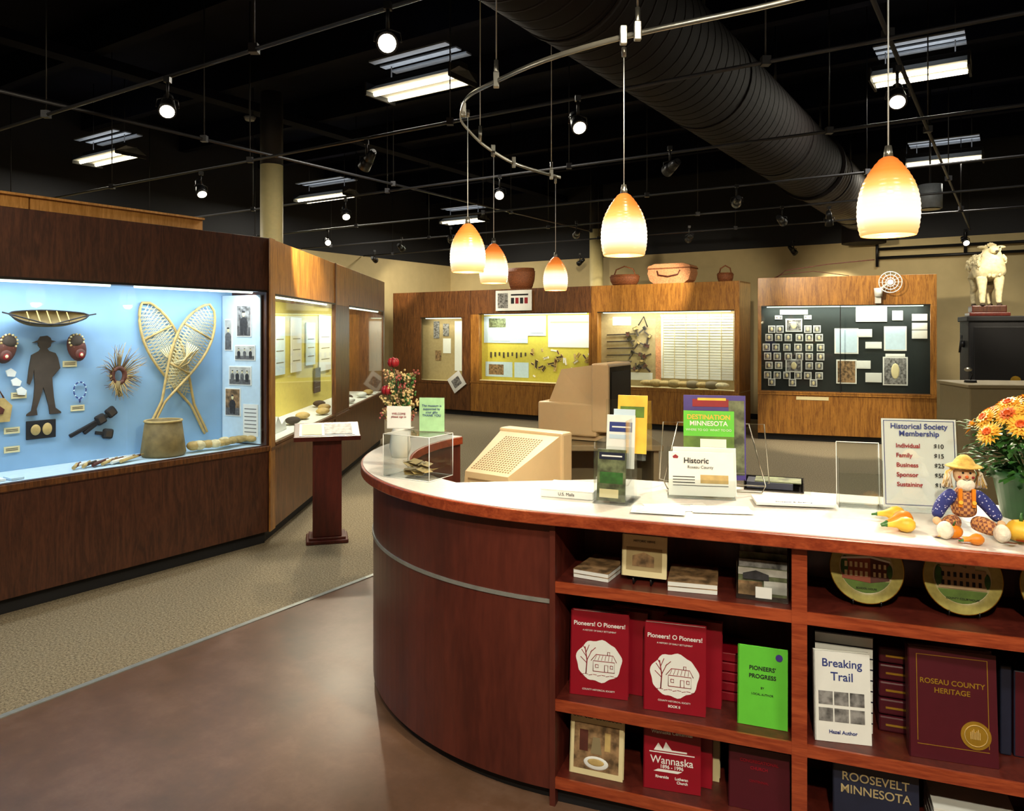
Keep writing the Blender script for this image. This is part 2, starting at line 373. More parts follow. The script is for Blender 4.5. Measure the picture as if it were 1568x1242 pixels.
# ------------------------------------------------------------------ display cases
def case(name,loc,rz,L,dep,ztop,z0,z1,wins,Wd,backd,ml=0,back=.5,endL=True,endR=True,P=20,lc=(1,1,.95),sill=True,Wh=None,floorm=None,kick=.1):
    g=group(name,loc,rz); m=MB(); Wh=Wh or Wd
    def hz(za,zb,mm,yy=0.0,y2=None):
        y2=dep if y2 is None else y2
        m.prism([(ml*yy/dep,yy),(L,yy),(L,y2),(ml*y2/dep,y2)],za,zb,mm)
    m.box(.03*(ml>0),L,.06,.08,0,kick,Black)
    m.box(0,L,0,.03,kick,z0,Wd)
    m.box(0,L,0,.03,z1,ztop,Wh)
    hz(ztop-.03,ztop-.005,Wh,.03); hz(z0-.03,z0-.005,floorm or White,.03); hz(kick,kick+.02,Wd,.03); hz(z1+.02,z1+.04,Wd,.03,back)
    m.box(ml,L,dep-.02,dep,kick,ztop,Wd)
    if ml==0 and endL: m.box(0,.02,.03,dep,kick,ztop,Wd)
    if endR: m.box(L-.02,L,.03,dep,kick,ztop,Wd)
    xs=[0]+[v for w in wins for v in w]+[L]
    for i in range(0,len(xs),2):
        if xs[i+1]-xs[i]>.006: m.box(xs[i],xs[i+1],0,.03,z0,z1,Wd)
    m.obj('cabinet_frame',g,bevel=.003)
    m=MB()
    for (a,b) in wins:
        m.box(a,b,-.012,0,z0-.02,z0,Wd); m.box(a,b,-.008,0,z1,z1+.015,BlackMetal)
    if sill: m.box(0,L,-.015,0,z0-.05,z0-.025,Wd)
    m.obj('window_molding',g)
    m=MB(); m.box(ml*.8+.02,L-.02,back,back+.015,z0-.004,z1+.02,backd); m.obj('backdrop',g)
    for i,(a,b) in enumerate(wins):
        m=MB(); m.box(a+.0005,b-.0005,.012,.017,z0,z1,Glass); m.obj('glass_pane',g)
        if P:
            m=MB(); m.cyl((a+.08,.07,z1+.0),(b-.08,.07,z1+.0),.012,.012,CaseTube,8); m.obj('case_tube',g)
            light('AREA','case_light',g,((a+b)/2,.13,z1-.01),P*(b-a),lc,(b-a)*.95,.1,rot=(R(20),0,0))
    return g
OA=Vector((-1.877,5.89,0)); dA=Vector((.57,.8216,0)); nA=Vector((-.8216,.57,0)); RA=math.atan2(.8216,.57)
def aw(s,y,z): return OA-dA*s+nA*y+Vector((0,0,z))
LA=3.4; oA=OA-dA*LA
gA=case('museum_display_case',oA,RA,LA,.62,2.37,.77,1.95,[(.05,2.283),(2.287,3.37)],W_caseD,Blue,back=.45,P=8.5,lc=(.90,.95,1.0),Wh=W_caseD,floorm=PaleBlue)
m=MB(); m.box(.1,LA-1.5,.5,.53,2.37,2.52,W_light); m.box(LA-1.49,LA-.25,.5,.53,2.37,2.52,W_light); m.box(.1,LA-.25,.47,.56,2.52,2.535,W_light); m.obj('upper_light_panel',gA)
m=MB(); m.box(.02,LA-.01,-.022,-.0,.725,.765,W_case); m.obj('lit_sill_strip',gA,bevel=.004)  # lighter oak strip paints in the lit top of the front board
gp=group('exhibit_text_panel',aw(.115,.44,0),math.atan2((aw(.045,.05,0)-aw(.115,.44,0)).y,(aw(.045,.05,0)-aw(.115,.44,0)).x))
m=MB(); m.box(0,.39,0,.012,.775,1.93,PaleBlue)
PhLight=mat('photo_light_grey','#b4b4ae',.6,var=.25,scale=20)
def pic(u,z,w,h,mm,fr=White,t=.006):
    m.box(u-w/2,u+w/2,-t,0,z-h/2,z+h/2,fr); m.box(u-w/2+.008,u+w/2-.008,-t-.002,-t,z-h/2+.008,z+h/2-.008,mm); m.box(u-w/2+.008,u+w/2-.008,-t-.0025,-t-.002,z-h/2+.008,z-h*.2,PhMid)
pic(.23,1.73,.15,.25,PhotoM); pic(.07,1.62,.08,.25,PhLight); pic(.24,1.48,.21,.12,PhLight); pic(.19,1.30,.23,.15,PhLight); pic(.115,1.09,.16,.22,PhotoS)
def person(u,z,h,cm=PhDark):
    m.sph((u,-.009,z+h*.36),(h*.08,.002,h*.11),Cream,seg=10,rings=6); m.sph((u,-.0095,z+h*.45),(h*.085,.002,h*.05),PhDark,seg=10,rings=6)
    m.prism([(u-h*.16,z-h*.45),(u-h*.02,z-h*.45),(u,z-h*.2),(u+h*.02,z-h*.45),(u+h*.16,z-h*.45),(u+h*.2,z+h*.05),(u+h*.15,z+h*.18),(u+h*.04,z+h*.24),(u-h*.04,z+h*.24),(u-h*.15,z+h*.18),(u-h*.2,z+h*.05)],-.0095,-.0085,cm,axis='y')
person(.23,1.71,.2); person(.07,1.60,.16,PhMid); person(.115,1.07,.16); 
for k in range(4): person(.115+.05*k,1.295,.095,PhDark if k%2 else PhMid)
for k in range(3): person(.18+.06*k,1.475,.08,PhMid if k%2 else PhDark)
m.box(.22,.37,-.004,0,.83,1.08,White)
for i in range(7): m.box(.235,.355,-.005,-.004,.86+i*.03,.866+i*.03,PhMid)
m.obj('panel_board',gp)
gB=case('museum_display_case',OA,R(90),5.3,.62,2.37,.77,1.93,[(.12,2.15),(2.88,5.2)],W_case,Yell,ml=.45,back=.52,P=10,lc=(1,.95,.76),Wh=W_caseB,floorm=White)
m=MB(); m.box(-.02,.10,-.012,.0,.1,2.37,W_caseB); m.box(2.15,2.2,-.012,0,.1,2.37,W_case); m.obj('corner_post',gB)
gx=group('exhibit_poster_set',(OA.x-.51,OA.y,0),R(90)); m=MB()
for (u,z,w,h,mm) in ((.75,1.55,.5,.5,PaleBlue),(1.35,1.6,.45,.4,White),(1.9,1.5,.35,.6,PaleBlue),(1.3,1.1,.5,.35,PhotoG),(2.5,1.5,.4,.6,White),(3.1,1.5,.4,.5,PaleBlue),(3.8,1.5,.6,.7,White),(4.6,1.45,.5,.6,PhotoS),(3.4,1.05,.3,.3,Brown)):
    m.box(u-w/2,u+w/2,-.01,0,z-h/2,z+h/2,mm)
    for i in range(3): m.box(u-w*.35,u+w*.35,-.012,-.01,z-h*.3+i*h*.2,z-h*.3+i*h*.2+.010,PhMid)
m.obj('posters',gx)
m=MB()
for i in range(9):
    m.sph((-.1-.3*random.random(),1.3+i*.42,.036),(.07,.1,.035),random.choice([Raw,Brown,Leather,White]))
m.obj('artifact_stones',loc=(OA.x,OA.y,.77))
m=MB(); m.prism([(-.2,0),(.2,0),(.15,.09),(.05,.06),(-.05,.14),(-.12,.08)],-.1,.1,White,axis='y'); m.obj('plaster_model',loc=(OA.x-.25,OA.y+.75,.768),rot=(0,0,R(90)))
Rr=Vector((3.56,11.9,0))
def row(s): return Rr-e1*s
gD=case('museum_display_case',row(5.23),RZ1,2.62,.6,2.44,.70,1.97,[(.2,2.58)],W_caseB,YellD,back=.35,P=9,lc=(1,.98,.84),Wh=W_case,floorm=Cream)
gE=case('museum_display_case',row(2.6),RZ1,2.6,.6,2.44,.70,1.97,[(.12,2.52)],W_caseB,Cork,back=.35,P=9,lc=(1,.97,.84),Wh=W_caseB,floorm=Cream)
gC=case('museum_display_case',row(7.24),RZ1,2.0,.6,2.44,.66,1.91,[(.75,1.80)],W_case,Cork,back=.3,P=3,lc=(1,.9,.7),floorm=Cream)
def board(name,org,rz,items,y=-.006):
    g=group(name,org,rz); m=MB()
    for k,(x0,x1,z0,z1,mm) in enumerate(items): m.box(x0,x1,y-.004-.0008*k,y,z0,z1,mm)
    m.obj('panels',g); return g
pD=row(5.23)+e2*.35
it=[(.08,1.5,1.56,1.94,PaleBlue),(.08,1.1,1.42,1.58,PaleBlue),(1.55,2.5,1.35,1.94,White),(.2,.6,1.72,1.9,PhotoG),(.7,1.1,1.5,1.6,White),(.12,.75,.76,1.05,PaleBlue),(.8,1.12,.76,1.05,PaleBlue),(.2,.55,.80,1.0,PhotoS),(.3,.7,1.46,1.56,White),(1.15,1.45,1.62,1.85,White),(1.6,2.4,1.80,1.83,Cork)]
board('exhibit_panel_set',pD,RZ1,it)
m=MB()
for i in range(38):
    x=1.2+random.random()*1.25; z=.80+random.random()*.5
    M=Matrix.Translation((x,-.04,z))@Matrix.Rotation(random.random()*3,4,'Y')
    l=.03+.05*random.random(); m.box(-l,l,-.01,.01,-.02,.02,random.choice([Brown,Leather,White,Ink,Raw]),M=M,bev=.008)
for i in range(9): m.box(.25+i*.1,.275+i*.1,-.04,-.02,1.13+.02*(i%3),1.24,Brown)
m.obj('stone_tool_collection',loc=pD,rot=(0,0,RZ1))
pE=row(2.6)+e2*.35
GridM=mat('textile_line','#c8bd98',.7)
board('woven_textile',pE,RZ1,[(1.15,2.5,.85,1.93,White),(1.06,1.16,.8,1.9,BasketR)]+[(1.2,2.45,.9+i*.045,.904+i*.045,GridM) for i in range(23)]+[(1.2+i*.2,1.206+i*.2,.85,1.93,GridM) for i in range(7)],y=-.004)
m=MB()
for i in range(6): m.cyl((.15,-.03,.98+.12*i),(.6+.02*i,-.03,1.0+.12*i),.010,.014,Brown,8)
for i in range(16):
    M=Matrix.Translation((.62+.1*(i%4),-.04,1.0+.2*(i//4)+.03*(i%3)))@Matrix.Rotation(i*1.3,4,'Y'); m.box(-.07,.05,-.012,.012,-.012,.012,Brown,M=M,bev=.004); m.box(.04,.09,-.02,.02,-.035,.035,random.choice([BlackMetal,Leather,Raw]),M=M,bev=.008)
m.box(.2,1.0,-.008,0,.80,.93,White); m.box(.25,.6,-.008,0,1.75,1.9,White); m.tube([(.75,-.03,1.75),(.85,-.03,1.9),(.92,-.03,1.72)],.012,Ink,6)
m.obj('hand_tool_collection',loc=pE,rot=(0,0,RZ1))
m=MB()
for i in range(9): m.sph((1.0+.16*i,-.18,.075),(.13,.09,.05+.02*(i%2)),random.choice([FurTan,Raw,Fur,Tan]))
m.obj('folded_hides',loc=row(2.6)+e2*.3+Vector((0,0,.70)),rot=(0,0,RZ1))
board('exhibit_photo_set',row(7.24)+e2*.3,RZ1,[(.85,1.0,1.5,1.85,PhotoM),(1.1,1.3,1.2,1.5,White),(1.4,1.7,.85,1.85,White),(1.1,1.25,1.55,1.8,PhotoM),(.9,1.05,1.05,1.25,PhotoS)])
g=group('exhibit_label_card',row(7.24-1.72)-e2*.02+Vector((0,0,.62)),RZ1,ry=R(-35)); m=MB(); m.box(-.17,.17,-.02,0,-.12,.2,White); m.box(-.1,.1,-.024,-.02,-.05,.12,PhotoM); m.obj('card',g)
RF=math.atan2(-.333,.943); oF=Vector((3.75,11.6,0))
nF=Vector((-math.sin(RF),math.cos(RF),0)); uF=Vector((math.cos(RF),math.sin(RF),0))
gF=case('museum_display_case',oF,RF,2.42,.6,2.46,.74,2.02,[(.05,2.34)],W_caseB,DkGreen,back=.25,P=8,lc=(1,.98,.85),Wh=W_caseB,floorm=W_case)
m=MB(); m.box(1.155,1.165,-.003,.02,.74,2.02,BlackMetal); m.box(.55,1.0,-.006,0,.62,.67,Cream); m.obj('mullion',gF)
m=MB()
def fr(u,z,w,h,fm=White,pm=PhotoM):
    b_=.018 if min(w,h)>.15 else .012
    m.box(u-w/2,u+w/2,-.012,0,z-h/2,z+h/2,fm); m.box(u-w/2+b_,u+w/2-b_,-.014,-.012,z-h/2+b_,z+h/2-b_,pm)
    if pm is PhotoM: m.sph((u,-.014,z),(w*.18,.002,h*.28),Cream,seg=10,rings=6)
fr(.52,1.74,.24,.2); fr(.52,1.12,.24,.2)
for r_,(z,us) in enumerate(((1.86,(.3,.72)),(1.68,(.2,.32,.72,.85)),(1.55,(.16,.30,.44,.6,.74,.88)),(1.40,(.12,.26,.42,.58,.74,.90)),(1.26,(.14,.28,.44,.6,.74,.9)),(1.12,(.16,.3,.74,.88)),(.97,(.14,.28,.42,.58,.72,.88)),(.86,(.2,.5,.8)))):
    for u in us: fr(u,z,.105,.11 if r_ not in(0,) else .06)
fr(1.26,1.5,.33,.38,White,PaleBlue); fr(1.26,1.04,.28,.36,White,PhotoS); fr(1.60,1.90,.42,.22,White,White); fr(1.92,1.54,.3,.36,White,PaleBlue); fr(1.92,1.06,.33,.42)
for (u,z,w,h) in ((1.50,1.62,.22,.12),(1.63,1.44,.22,.1),(1.49,1.15,.2,.12),(1.63,.96,.22,.14),(1.92,1.29,.26,.05),(2.24,1.85,.2,.1),(2.24,1.72,.2,.1),(2.24,1.6,.2,.12),(.52,1.94,.4,.07),(1.95,1.88,.14,.14)): fr(u,z,w,h,White,White)
m.obj('framed_photograph_collection',loc=oF+nF*.25,rot=(0,0,RF))
# ---- artefacts in case A
m=MB()
N=20; rows=[]
for i in range(N+1):
    t=-1+2*i/N; w=.055*(1-t*t)**.6; zt=.03*abs(t)**3; rows.append((t*.24,w,zt))
vs=[]
for (x,w,zt) in rows:
    r_=[m.bm.verts.new((x,w*math.cos(a),.05+zt-.085*(1-abs(x/.24)**3)*math.sin(a)*.9)) for a in [k*math.pi/8 for k in range(9)]]; vs.append(r_)
k=m.mi(Bark)
for i in range(N):
    for j in range(8):
        f=m.bm.faces.new((vs[i][j],vs[i+1][j],vs[i+1][j+1],vs[i][j+1])); f.material_index=k; f.smooth=True
m.tube([(x,w,.05+z) for x,w,z in rows],.005,Ink,6); m.tube([(x,-w,.05+z) for x,w,z in rows],.005,Ink,6)
for t in (-.12,-.06,.0,.06,.12): m.cyl((t,-.05,.05),(t,.05,.05),.004,.004,Raw,6)
m.tube([(-.28,0,.095),(-.24,0,.08),(0,-.058,.045),(.24,0,.08),(.28,0,.095)],.005,Ink,6)
m.obj('birchbark_canoe',loc=aw(1.458,.36,1.71),rot=(R(55),0,RA))
def moccasin(s,z,tl):
    m=MB(); m.sph((0,0,0),(.06,.035,.095),Leather); m.sph((0,-.02,.045),(.042,.022,.04),Brown); m.sph((0,-.03,-.045),(.034,.013,.037),Leather)
    m.sph((0,-.037,-.05),(.02,.008,.024),Rose); m.sph((0,-.042,-.05),(.010,.006,.012),Cream)
    for i in range(14):
        a=i*.449; m.sph((.046*math.cos(a),-.022,.045+.045*math.sin(a)),(.008,.008,.008),Cream if i%2 else Raw,seg=6,rings=5)
    m.obj('beaded_moccasin',loc=aw(s,.405,z),rot=(0,R(tl),RA))
moccasin(1.245,1.54,-14); moccasin(1.67,1.54,14)
m=MB()
sil=[(-.02,.51),(.02,.515),(.04,.50),(.045,.485),(.075,.478),(.045,.472),(.04,.445),(.02,.43),(.03,.415),(.07,.40),(.085,.37),(.1,.30),(.06,.26),(.05,.25),(.055,.33),(.05,.24),(.052,.2),(.06,.11),(.07,.04),(.105,.01),(.105,0),(.035,0),(.03,.05),(.01,.13),(-.005,.18),(-.02,.12),(-.045,.04),(-.04,0),(-.105,0),(-.1,.012),(-.075,.03),(-.06,.12),(-.055,.2),(-.06,.3),(-.07,.24),(-.085,.2),(-.1,.21),(-.09,.3),(-.075,.39),(-.03,.415),(-.02,.43),(-.035,.45),(-.035,.472),(-.07,.47),(-.035,.485)]
m.prism([(x,z) for x,z in sil],-.012,.0,Brown,axis='y'); m.obj('hunter_silhouette',loc=aw(1.435,.445,1.105),rot=(0,0,RA))
m=MB(); m.box(-.09,.09,-.01,0,-.06,.06,Ink,bev=.004); m.sph((-.035,-.012,0),(.03,.01,.035),Raw); m.sph((.035,-.012,0),(.03,.01,.04),Raw); m.obj('beadwork_pouch',loc=aw(1.45,.448,1.01),rot=(0,0,RA))
m=MB(); m.prism([(-.06,-.08),(.06,-.08),(.075,.02),(.03,.07),(-.03,.07),(-.075,.02)],-.02,0,Raw,axis='y'); m.tube([(-.03,-.01,.07),(0,-.01,.13),(.03,-.01,.07)],.005,Leather,6); m.prism([(-.02,-.03),(.02,-.03),(.03,0),(0,.025),(-.03,0)],-.024,-.02,Leather,axis='y'); m.obj('beaded_bag',loc=aw(1.70,.445,1.16),rot=(0,0,RA))
m=MB()
for i in range(3): m.prism([(-.03+.03*i,.07-.06*i),(.0+.03*i,.085-.06*i),(.03+.03*i,.06-.06*i),(.02+.03*i,.03-.06*i),(-.02+.03*i,.035-.06*i)],-.012,0,White,axis='y')
m.obj('bone_scraper_set',loc=aw(1.63,.44,1.33),rot=(0,0,RA))
for s_ in (1.95,2.2):
    m=MB()
    for i in range(14): m.cyl((0,-.01,-.1),(.09*math.cos(i*.45),-.02,.02+.14*math.sin(i*.22)),.005,.003,random.choice([Raw,White,Leather]),5)
    m.obj('feather_fan',loc=aw(s_,.43,1.4),rot=(0,0,RA))
m=MB()
m.tube([(.045*math.cos(a),0,.055*math.sin(a)) for a in [k*math.pi/12 for k in range(24)]],.018,Leather,8,closed=True)
m.tube([(-.01,-.01,-.04),(-.02,-.02,-.09),(.01,-.01,-.14)],.018,Bark,8)
for i in range(120):
    a=random.random()*2*math.pi; l=.05+.07*random.random()
    if math.sin(a)>.2: l+=.06
    bend=random.uniform(-.25,.25)
    m.tube([(.05*math.cos(a),-.01,.06*math.sin(a)),((.05+l*.6)*math.cos(a+bend*.3)*.85,-.03,(.06+l*.6)*math.sin(a+bend*.3)),((.05+l)*math.cos(a+bend)*.9,-.04-.03*random.random(),(.06+l)*math.sin(a+bend))],[.0028,.002,.0008],random.choice([Raw,Raw,Leather,Bark]),4)
m.obj('porcupine_quill_roach',loc=aw(.955,.42,1.337),rot=(0,0,RA))
m=MB(); m.tube([(.04*math.cos(a),0,.055*math.sin(a)) for a in [k*math.pi/10 for k in range(20)]],.003,InkB,6,closed=True)
for i in range(18): m.sph((.04*math.cos(i*.35),-.002,.055*math.sin(i*.35)),.0055,PaleBlue if i%2 else InkB,seg=6,rings=5)
m.cyl((0,-.0,-.055),(.0,-.0,-.085),.008,.004,InkB,6); m.obj('bead_necklace',loc=aw(1.21,.435,1.25),rot=(0,0,RA))
m=MB()
for (sx,z,l,a) in ((1.16,1.0,.13,-25),(1.08,1.03,.13,-35),(1.05,.94,.06,10)):
    M=Matrix.Translation((1.1-sx,0,z-1.0))@Matrix.Rotation(R(a),4,'Y'); m.box(-l,l,-.012,.012,-.012,.012,Ink,M=M,bev=.004); m.box(l-.07,l,-.02,.02,-.035,.035,Brown,M=M,bev=.015)
m.obj('stone_axe_set',loc=aw(1.1,.43,1.0),rot=(0,0,RA))
for (s,z) in ((1.27,1.43),(1.22,1.13),(1.62,1.02),(.55,.92),(1.58,1.24),(1.62,.9)):
    m=MB(); m.box(-.045,.045,-.004,0,-.02,.02,Cream); m.box(-.035,.035,-.005,-.004,-.006,-.002,Ink); m.box(-.035,.035,-.005,-.004,.004,.008,Ink); m.obj('exhibit_label',loc=aw(s,.448,z),rot=(0,0,RA))
def snowshoe(toe,tail,y,w=.27):
    dx=toe[0]-tail[0]; dz=toe[1]-tail[1]; L_=math.hypot(dx,dz); ang=math.atan2(dx,dz)
    m=MB()
    def hw(v):
        if v<=.22: return .012
        q=(v-.22)/.78; return .012+(w/2-.012)*max(0,math.sin(math.pi*q**1.5))**.7
    vs=[i/44 for i in range(45)]
    ptsL=[(-hw(v),0,v*L_) for v in vs]; ptsR=[(hw(v),0,v*L_) for v in vs]
    m.tube(ptsL+ptsR[::-1][1:],.010,Raw,8)
    for v in (.48,.78): m.cyl((-hw(v),0,v*L_),(hw(v),0,v*L_),.008,.008,Raw,8)
    n_=30
    for i in range(n_):
        for st in (3,4):
            v0=.30+.68*i/n_; v1=.30+.68*(i+st)/n_
            if v1<.985:
                m.cyl((-hw(v0),0,v0*L_),(hw(v1),.002,v1*L_),.0016,.0016,Cream,4); m.cyl((hw(v0),0,v0*L_),(-hw(v1),.002,v1*L_),.0016,.0016,Cream,4)
    for k in range(7):
        m.tube([(-.06+.018*k,-.012,.50*L_),(.02-.01*k,-.03,.57*L_+.01*k),(.06-.018*k,-.012,.67*L_)],.005,Cream,6)
    m.tube([(-.03,-.03,.47*L_),(.0,-.04,.60*L_),(.05,-.03,.65*L_),(.02,-.04,.53*L_),(-.03,-.03,.47*L_)],.006,Raw,6)
    g=m.obj('snowshoe',loc=aw(-tail[0],y,tail[1]),rot=(0,0,RA))
    g.rotation_euler=(Matrix.Rotation(RA,3,'Z')@Matrix.Rotation(ang,3,'Y')).to_euler()
snowshoe((-.77,1.86),(-.27,.86),.425,.26); snowshoe((-.26,1.85),(-.76,.93),.375,.28)
m=MB(); m.lathe([(.0,0),(.14,0),(.15,.02),(.12,.25),(.105,.25),(.13,.03),(0,.02)],Bark,n=28); m.tube([(.122*math.cos(a),.122*math.sin(a),.245) for a in [k*math.pi/12 for k in range(24)]],.008,Raw,6,closed=True); m.obj('birchbark_basket',loc=aw(.74,.22,.768))
m=MB()
for i in range(13): m.sph((-.18+i*.040,(random.random()-.5)*.08,.045),(.05,.05,.025+.015*random.random()),random.choice([Fur,FurTan,Raw]),seg=8,rings=6)
m.obj('fur_pelt',loc=aw(.36,.16,.768),rot=(0,0,RA))
m=MB()
for i in range(16): m.cyl((-.2+i*.02,(i%3)*.03,.015),(-.15+i*.03,.06+.02*(i%2),.03),.012,.008,random.choice([Leather,Raw,White,Brown]),6)
m.obj('carved_pipe_set',loc=aw(1.2,.12,.768),rot=(0,0,RA))
m=MB()
for i in range(18): m.box(-1.1+i*.09,-1.03+i*.09,-.04-.02*(i%2),.05,0,.012,random.choice([White,PaleBlue,Raw]))
m.obj('bone_fragment_row',loc=aw(2.2,.14,.768),rot=(0,0,RA))
# ------------------------------------------------------------------ lectern
g=group('reading_lectern',(-1.46,6.0,0),R(15)); m=MB()
m.box(-.16,.16,-.13,.13,0,.03,W_ped,bev=.006); m.box(-.14,.14,-.11,.11,.03,.05,W_ped); m.box(-.11,.11,-.09,.09,.05,.83,W_ped)
m.obj('pedestal',g,bevel=.004)
m=MB(); m.box(-.25,.25,-.17,.17,0,.02,W_ped,bev=.004); m.box(-.21,.21,-.13,.13,.02,.026,White); m.box(-.02,.19,-.11,.11,.026,.03,PhotoM); m.box(-.19,-.04,-.11,.11,.026,.03,Cream)
m.box(-.25,.25,-.18,-.165,0,.035,W_ped); m.obj('sloped_top',g,loc=(0,0,.85),rot=(R(14),0,0))
# ------------------------------------------------------------------ counter
cc=Vector((.583,3.834,0)); u=Vector((.935,-.355,0)); v_=Vector((.355,.935,0)); RC=math.atan2(-.355,.935)
P0=Vector((.132,2.647,0))
def cw(t,d,z): return P0+u*t+v_*d+Vector((0,0,z))
A0,A1=R(143.8),R(249.2)
def arcp(r,a0=A0,a1=A1,n=40): return [(cc.x+r*math.cos(a0+(a1-a0)*i/n),cc.y+r*math.sin(a0+(a1-a0)*i/n)) for i in range(n+1)]
def xy(p): return (p.x,p.y)
gc=group('reception_counter')
def topout(off):
    return arcp(1.32-off)+[xy(cw(2.6,-.05+off,0)),xy(cw(2.6,.63-off,0)),xy(cw(.12,.63-off,0))]+arcp(1.08+off,R(222),A0,20)
m=MB(); m.prism(topout(0),.985,1.028,W_edge); m.obj('worktop_edge',gc,bevel=.004)
m=MB(); m.prism(topout(.010),1.028,1.031,Lam); m.obj('worktop_laminate',gc)
m=MB(); m.prism(arcp(1.262)+arcp(1.232,A1,A0),.05,.985,W_cherry,smooth=False); m.obj('curved_front_panel',gc)
m=MB(); m.prism(arcp(1.225)+arcp(1.205,A1,A0),0,.05,Black); m.obj('toe_kick',gc)
m=MB(); m.prism(arcp(1.267)+arcp(1.262,A1,A0),.70,.714,Strip); m.obj('metal_inlay_strip',gc)
m=MB()
m.prism(arcp(1.12,R(222),A0,20)+arcp(1.10,A0,R(222),20),0.0,.985,W_cherry)
ea=Vector((math.cos(A0),math.sin(A0),0)); pe=[cc+ea*1.12,cc+ea*1.262]; nn=Vector((-ea.y,ea.x,0))*.02
m.prism([xy(pe[0]),xy(pe[1]),xy(pe[1]+nn),xy(pe[0]+nn)],0,.985,W_cherry); m.obj('end_panels',gc)
gb=group('bookcase_section',xy(P0)+(0,),RC,parent=gc)
m=MB()
ups=[(-.0,.02),(.79,.835),(1.62,1.665),(2.5,2.55)]
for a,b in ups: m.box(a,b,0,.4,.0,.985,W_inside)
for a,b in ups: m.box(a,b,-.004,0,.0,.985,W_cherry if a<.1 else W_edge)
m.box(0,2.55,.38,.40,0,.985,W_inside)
m.obj('uprights',gb)
m=MB()
for i in range(3):
    a=ups[i][1]; b=ups[i+1][0]
    for zt in (.78,.37,.10):
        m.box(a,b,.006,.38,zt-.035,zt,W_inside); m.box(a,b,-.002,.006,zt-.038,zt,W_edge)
    m.box(a,b,.03,.05,0,.065,Black)
m.obj('shelves',gb)
m=MB(); m.box(0.02,2.55,.6,.62,0,.985,W_cherry); m.obj('counter_back_panel',gb)
m=MB()
dk=arcp(1.06,A0,R(222),16)+[xy(cw(.2,.66,0)),xy(cw(1.0,.66,0)),xy(cw(1.0,1.15,0)),xy(cw(.45,1.2,0))]+arcp(.35,R(200),A0,8)
m.prism(dk,.72,.749,Beige); m.box(.85,.87,3.3,3.6,0,.72,Beige); m.box(-.1,-.08,4.0,4.25,0,.72,Beige); m.box(-.3,-.28,3.5,3.8,0,.72,Beige)
m.obj('inner_desk',gc)
# ------------------------------------------------------------------ books & shelf things
def book(name,t,d,z,w,h,th,cov,lean=-.12,yaw=0,title=None,deco=None):
    g=group(name,cw(t,d,z+.001),RC+yaw,rx=lean); m=MB()
    m.box(-w/2,w/2,0,.003,0,h,cov); m.box(-w/2,w/2,th-.003,th,0,h,cov); m.box(-w/2,-w/2+.004,0,th,0,h,cov)
    m.box(-w/2+.004,w/2-.004,.003,th-.003,.004,h-.004,White)
    if deco: deco(m,w,h)
    m.obj('book_body',g)
    if title:
        for (tx,zz,sz,mm) in title: text(tx,g,(0,-.0016,zz),sz,mm,off=.0003 if .01<sz<.04 else 0)
    return g
def pioneers(m,w,h):
    zc=h*.42
    m.prism([(.080*math.cos(a)*(1+.04*math.sin(7*a)),zc+.070*math.sin(a)*(1+.05*math.cos(9*a))) for a in [k*math.pi/24 for k in range(48)]],-.001,0,White,axis='y')
    def ln(*p,r=.0013): m.tube([(x,-.0015,zc+z) for x,z in p],r,Red,4)
    ln((-.02,-.035),(.055,-.035),(.055,.0),(-.02,.0),(-.02,-.035)); ln((-.028,0),(-.01,.022),(.05,.022),(.062,0)); ln((.02,-.035),(.02,-.012),(.032,-.012),(.032,-.035)); ln((-.012,-.012),(-.002,-.012),(-.002,-.022),(-.012,-.022),(-.012,-.012)); ln((.04,-.012),(.049,-.012),(.049,-.022),(.04,-.022),(.04,-.012)); ln((.03,.022),(.03,.033),(.038,.033),(.038,.022))
    for i in range(6): ln((-.015+.012*i,0.003),(-.008+.011*i,.02),r=.0008)
    ln((-.045,-.045),(-.042,0),(-.05,.045),r=.002); ln((-.042,0),(-.025,.035)); ln((-.043,.01),(-.062,.035)); ln((-.046,.025),(-.035,.052)); ln((-.042,-.01),(-.065,.01)); ln((-.03,.028),(-.012,.045)); ln((-.048,.035),(-.058,.05))
    for i in range(9): ln((-.065+.015*i,-.05+.004*(i%2)),(-.052+.015*i,-.047),r=.001)
PT=[('Pioneers! O Pioneers!',.243,.0205,White),('A HISTORY OF EARLY SETTLEMENT',.221,.0075,White)]
book('history_book',.155,.07,.37,.205,.285,.03,Red,title=PT+[('COUNTY HISTORICAL SOCIETY',.022,.008,White)],deco=pioneers,yaw=R(6))
book('history_book',.42,.05,.37,.205,.285,.03,Red,title=PT+[('COUNTY HISTORICAL SOCIETY',.036,.0075,White),('BOOK II',.02,.011,White)],deco=pioneers,yaw=R(4))
for i in range(3): book('history_book',.21+.255*(i%2)+.06*(i//2),.13+.04*(i//2),.37,.2,.28,.03,Red)
m=MB()
for i in range(5): m.box(-.06,.07,0,.15,i*.034,.03+i*.034,Red,bev=.003); m.box(-.058,.0715,.004,.146,.004+i*.034,.026+i*.034,White)
m.obj('book_stack',loc=cw(.575,.20,.371),rot=(0,0,RC))
def gdeco(m,w,h): m.cyl((w*.33,-.002,h*.9),(w*.33,0,h*.9),.011,.011,Purple,16)
book('pamphlet_book',.70,.06,.37,.155,.245,.02,Green,title=[("PIONEERS'",.18,.018,Ink),('PROGRESS',.155,.018,Ink),('BY',.12,.009,Ink),('LOCAL AUTHOR',.10,.009,Ink)],deco=gdeco)
def flat(name,t,d,z,w,l,n,c,th=.015,yaw=0):
    m=MB()
    for i in range(n):
        m.box(-w/2,w/2,0,l,i*th,i*th+th*.85,White); m.box(-w/2-.001,w/2+.001,-.001,l+.001,i*th+th*.85,(i+1)*th,c)
    m.obj(name,loc=cw(t,d,z+.001),rot=(0,0,RC+yaw))
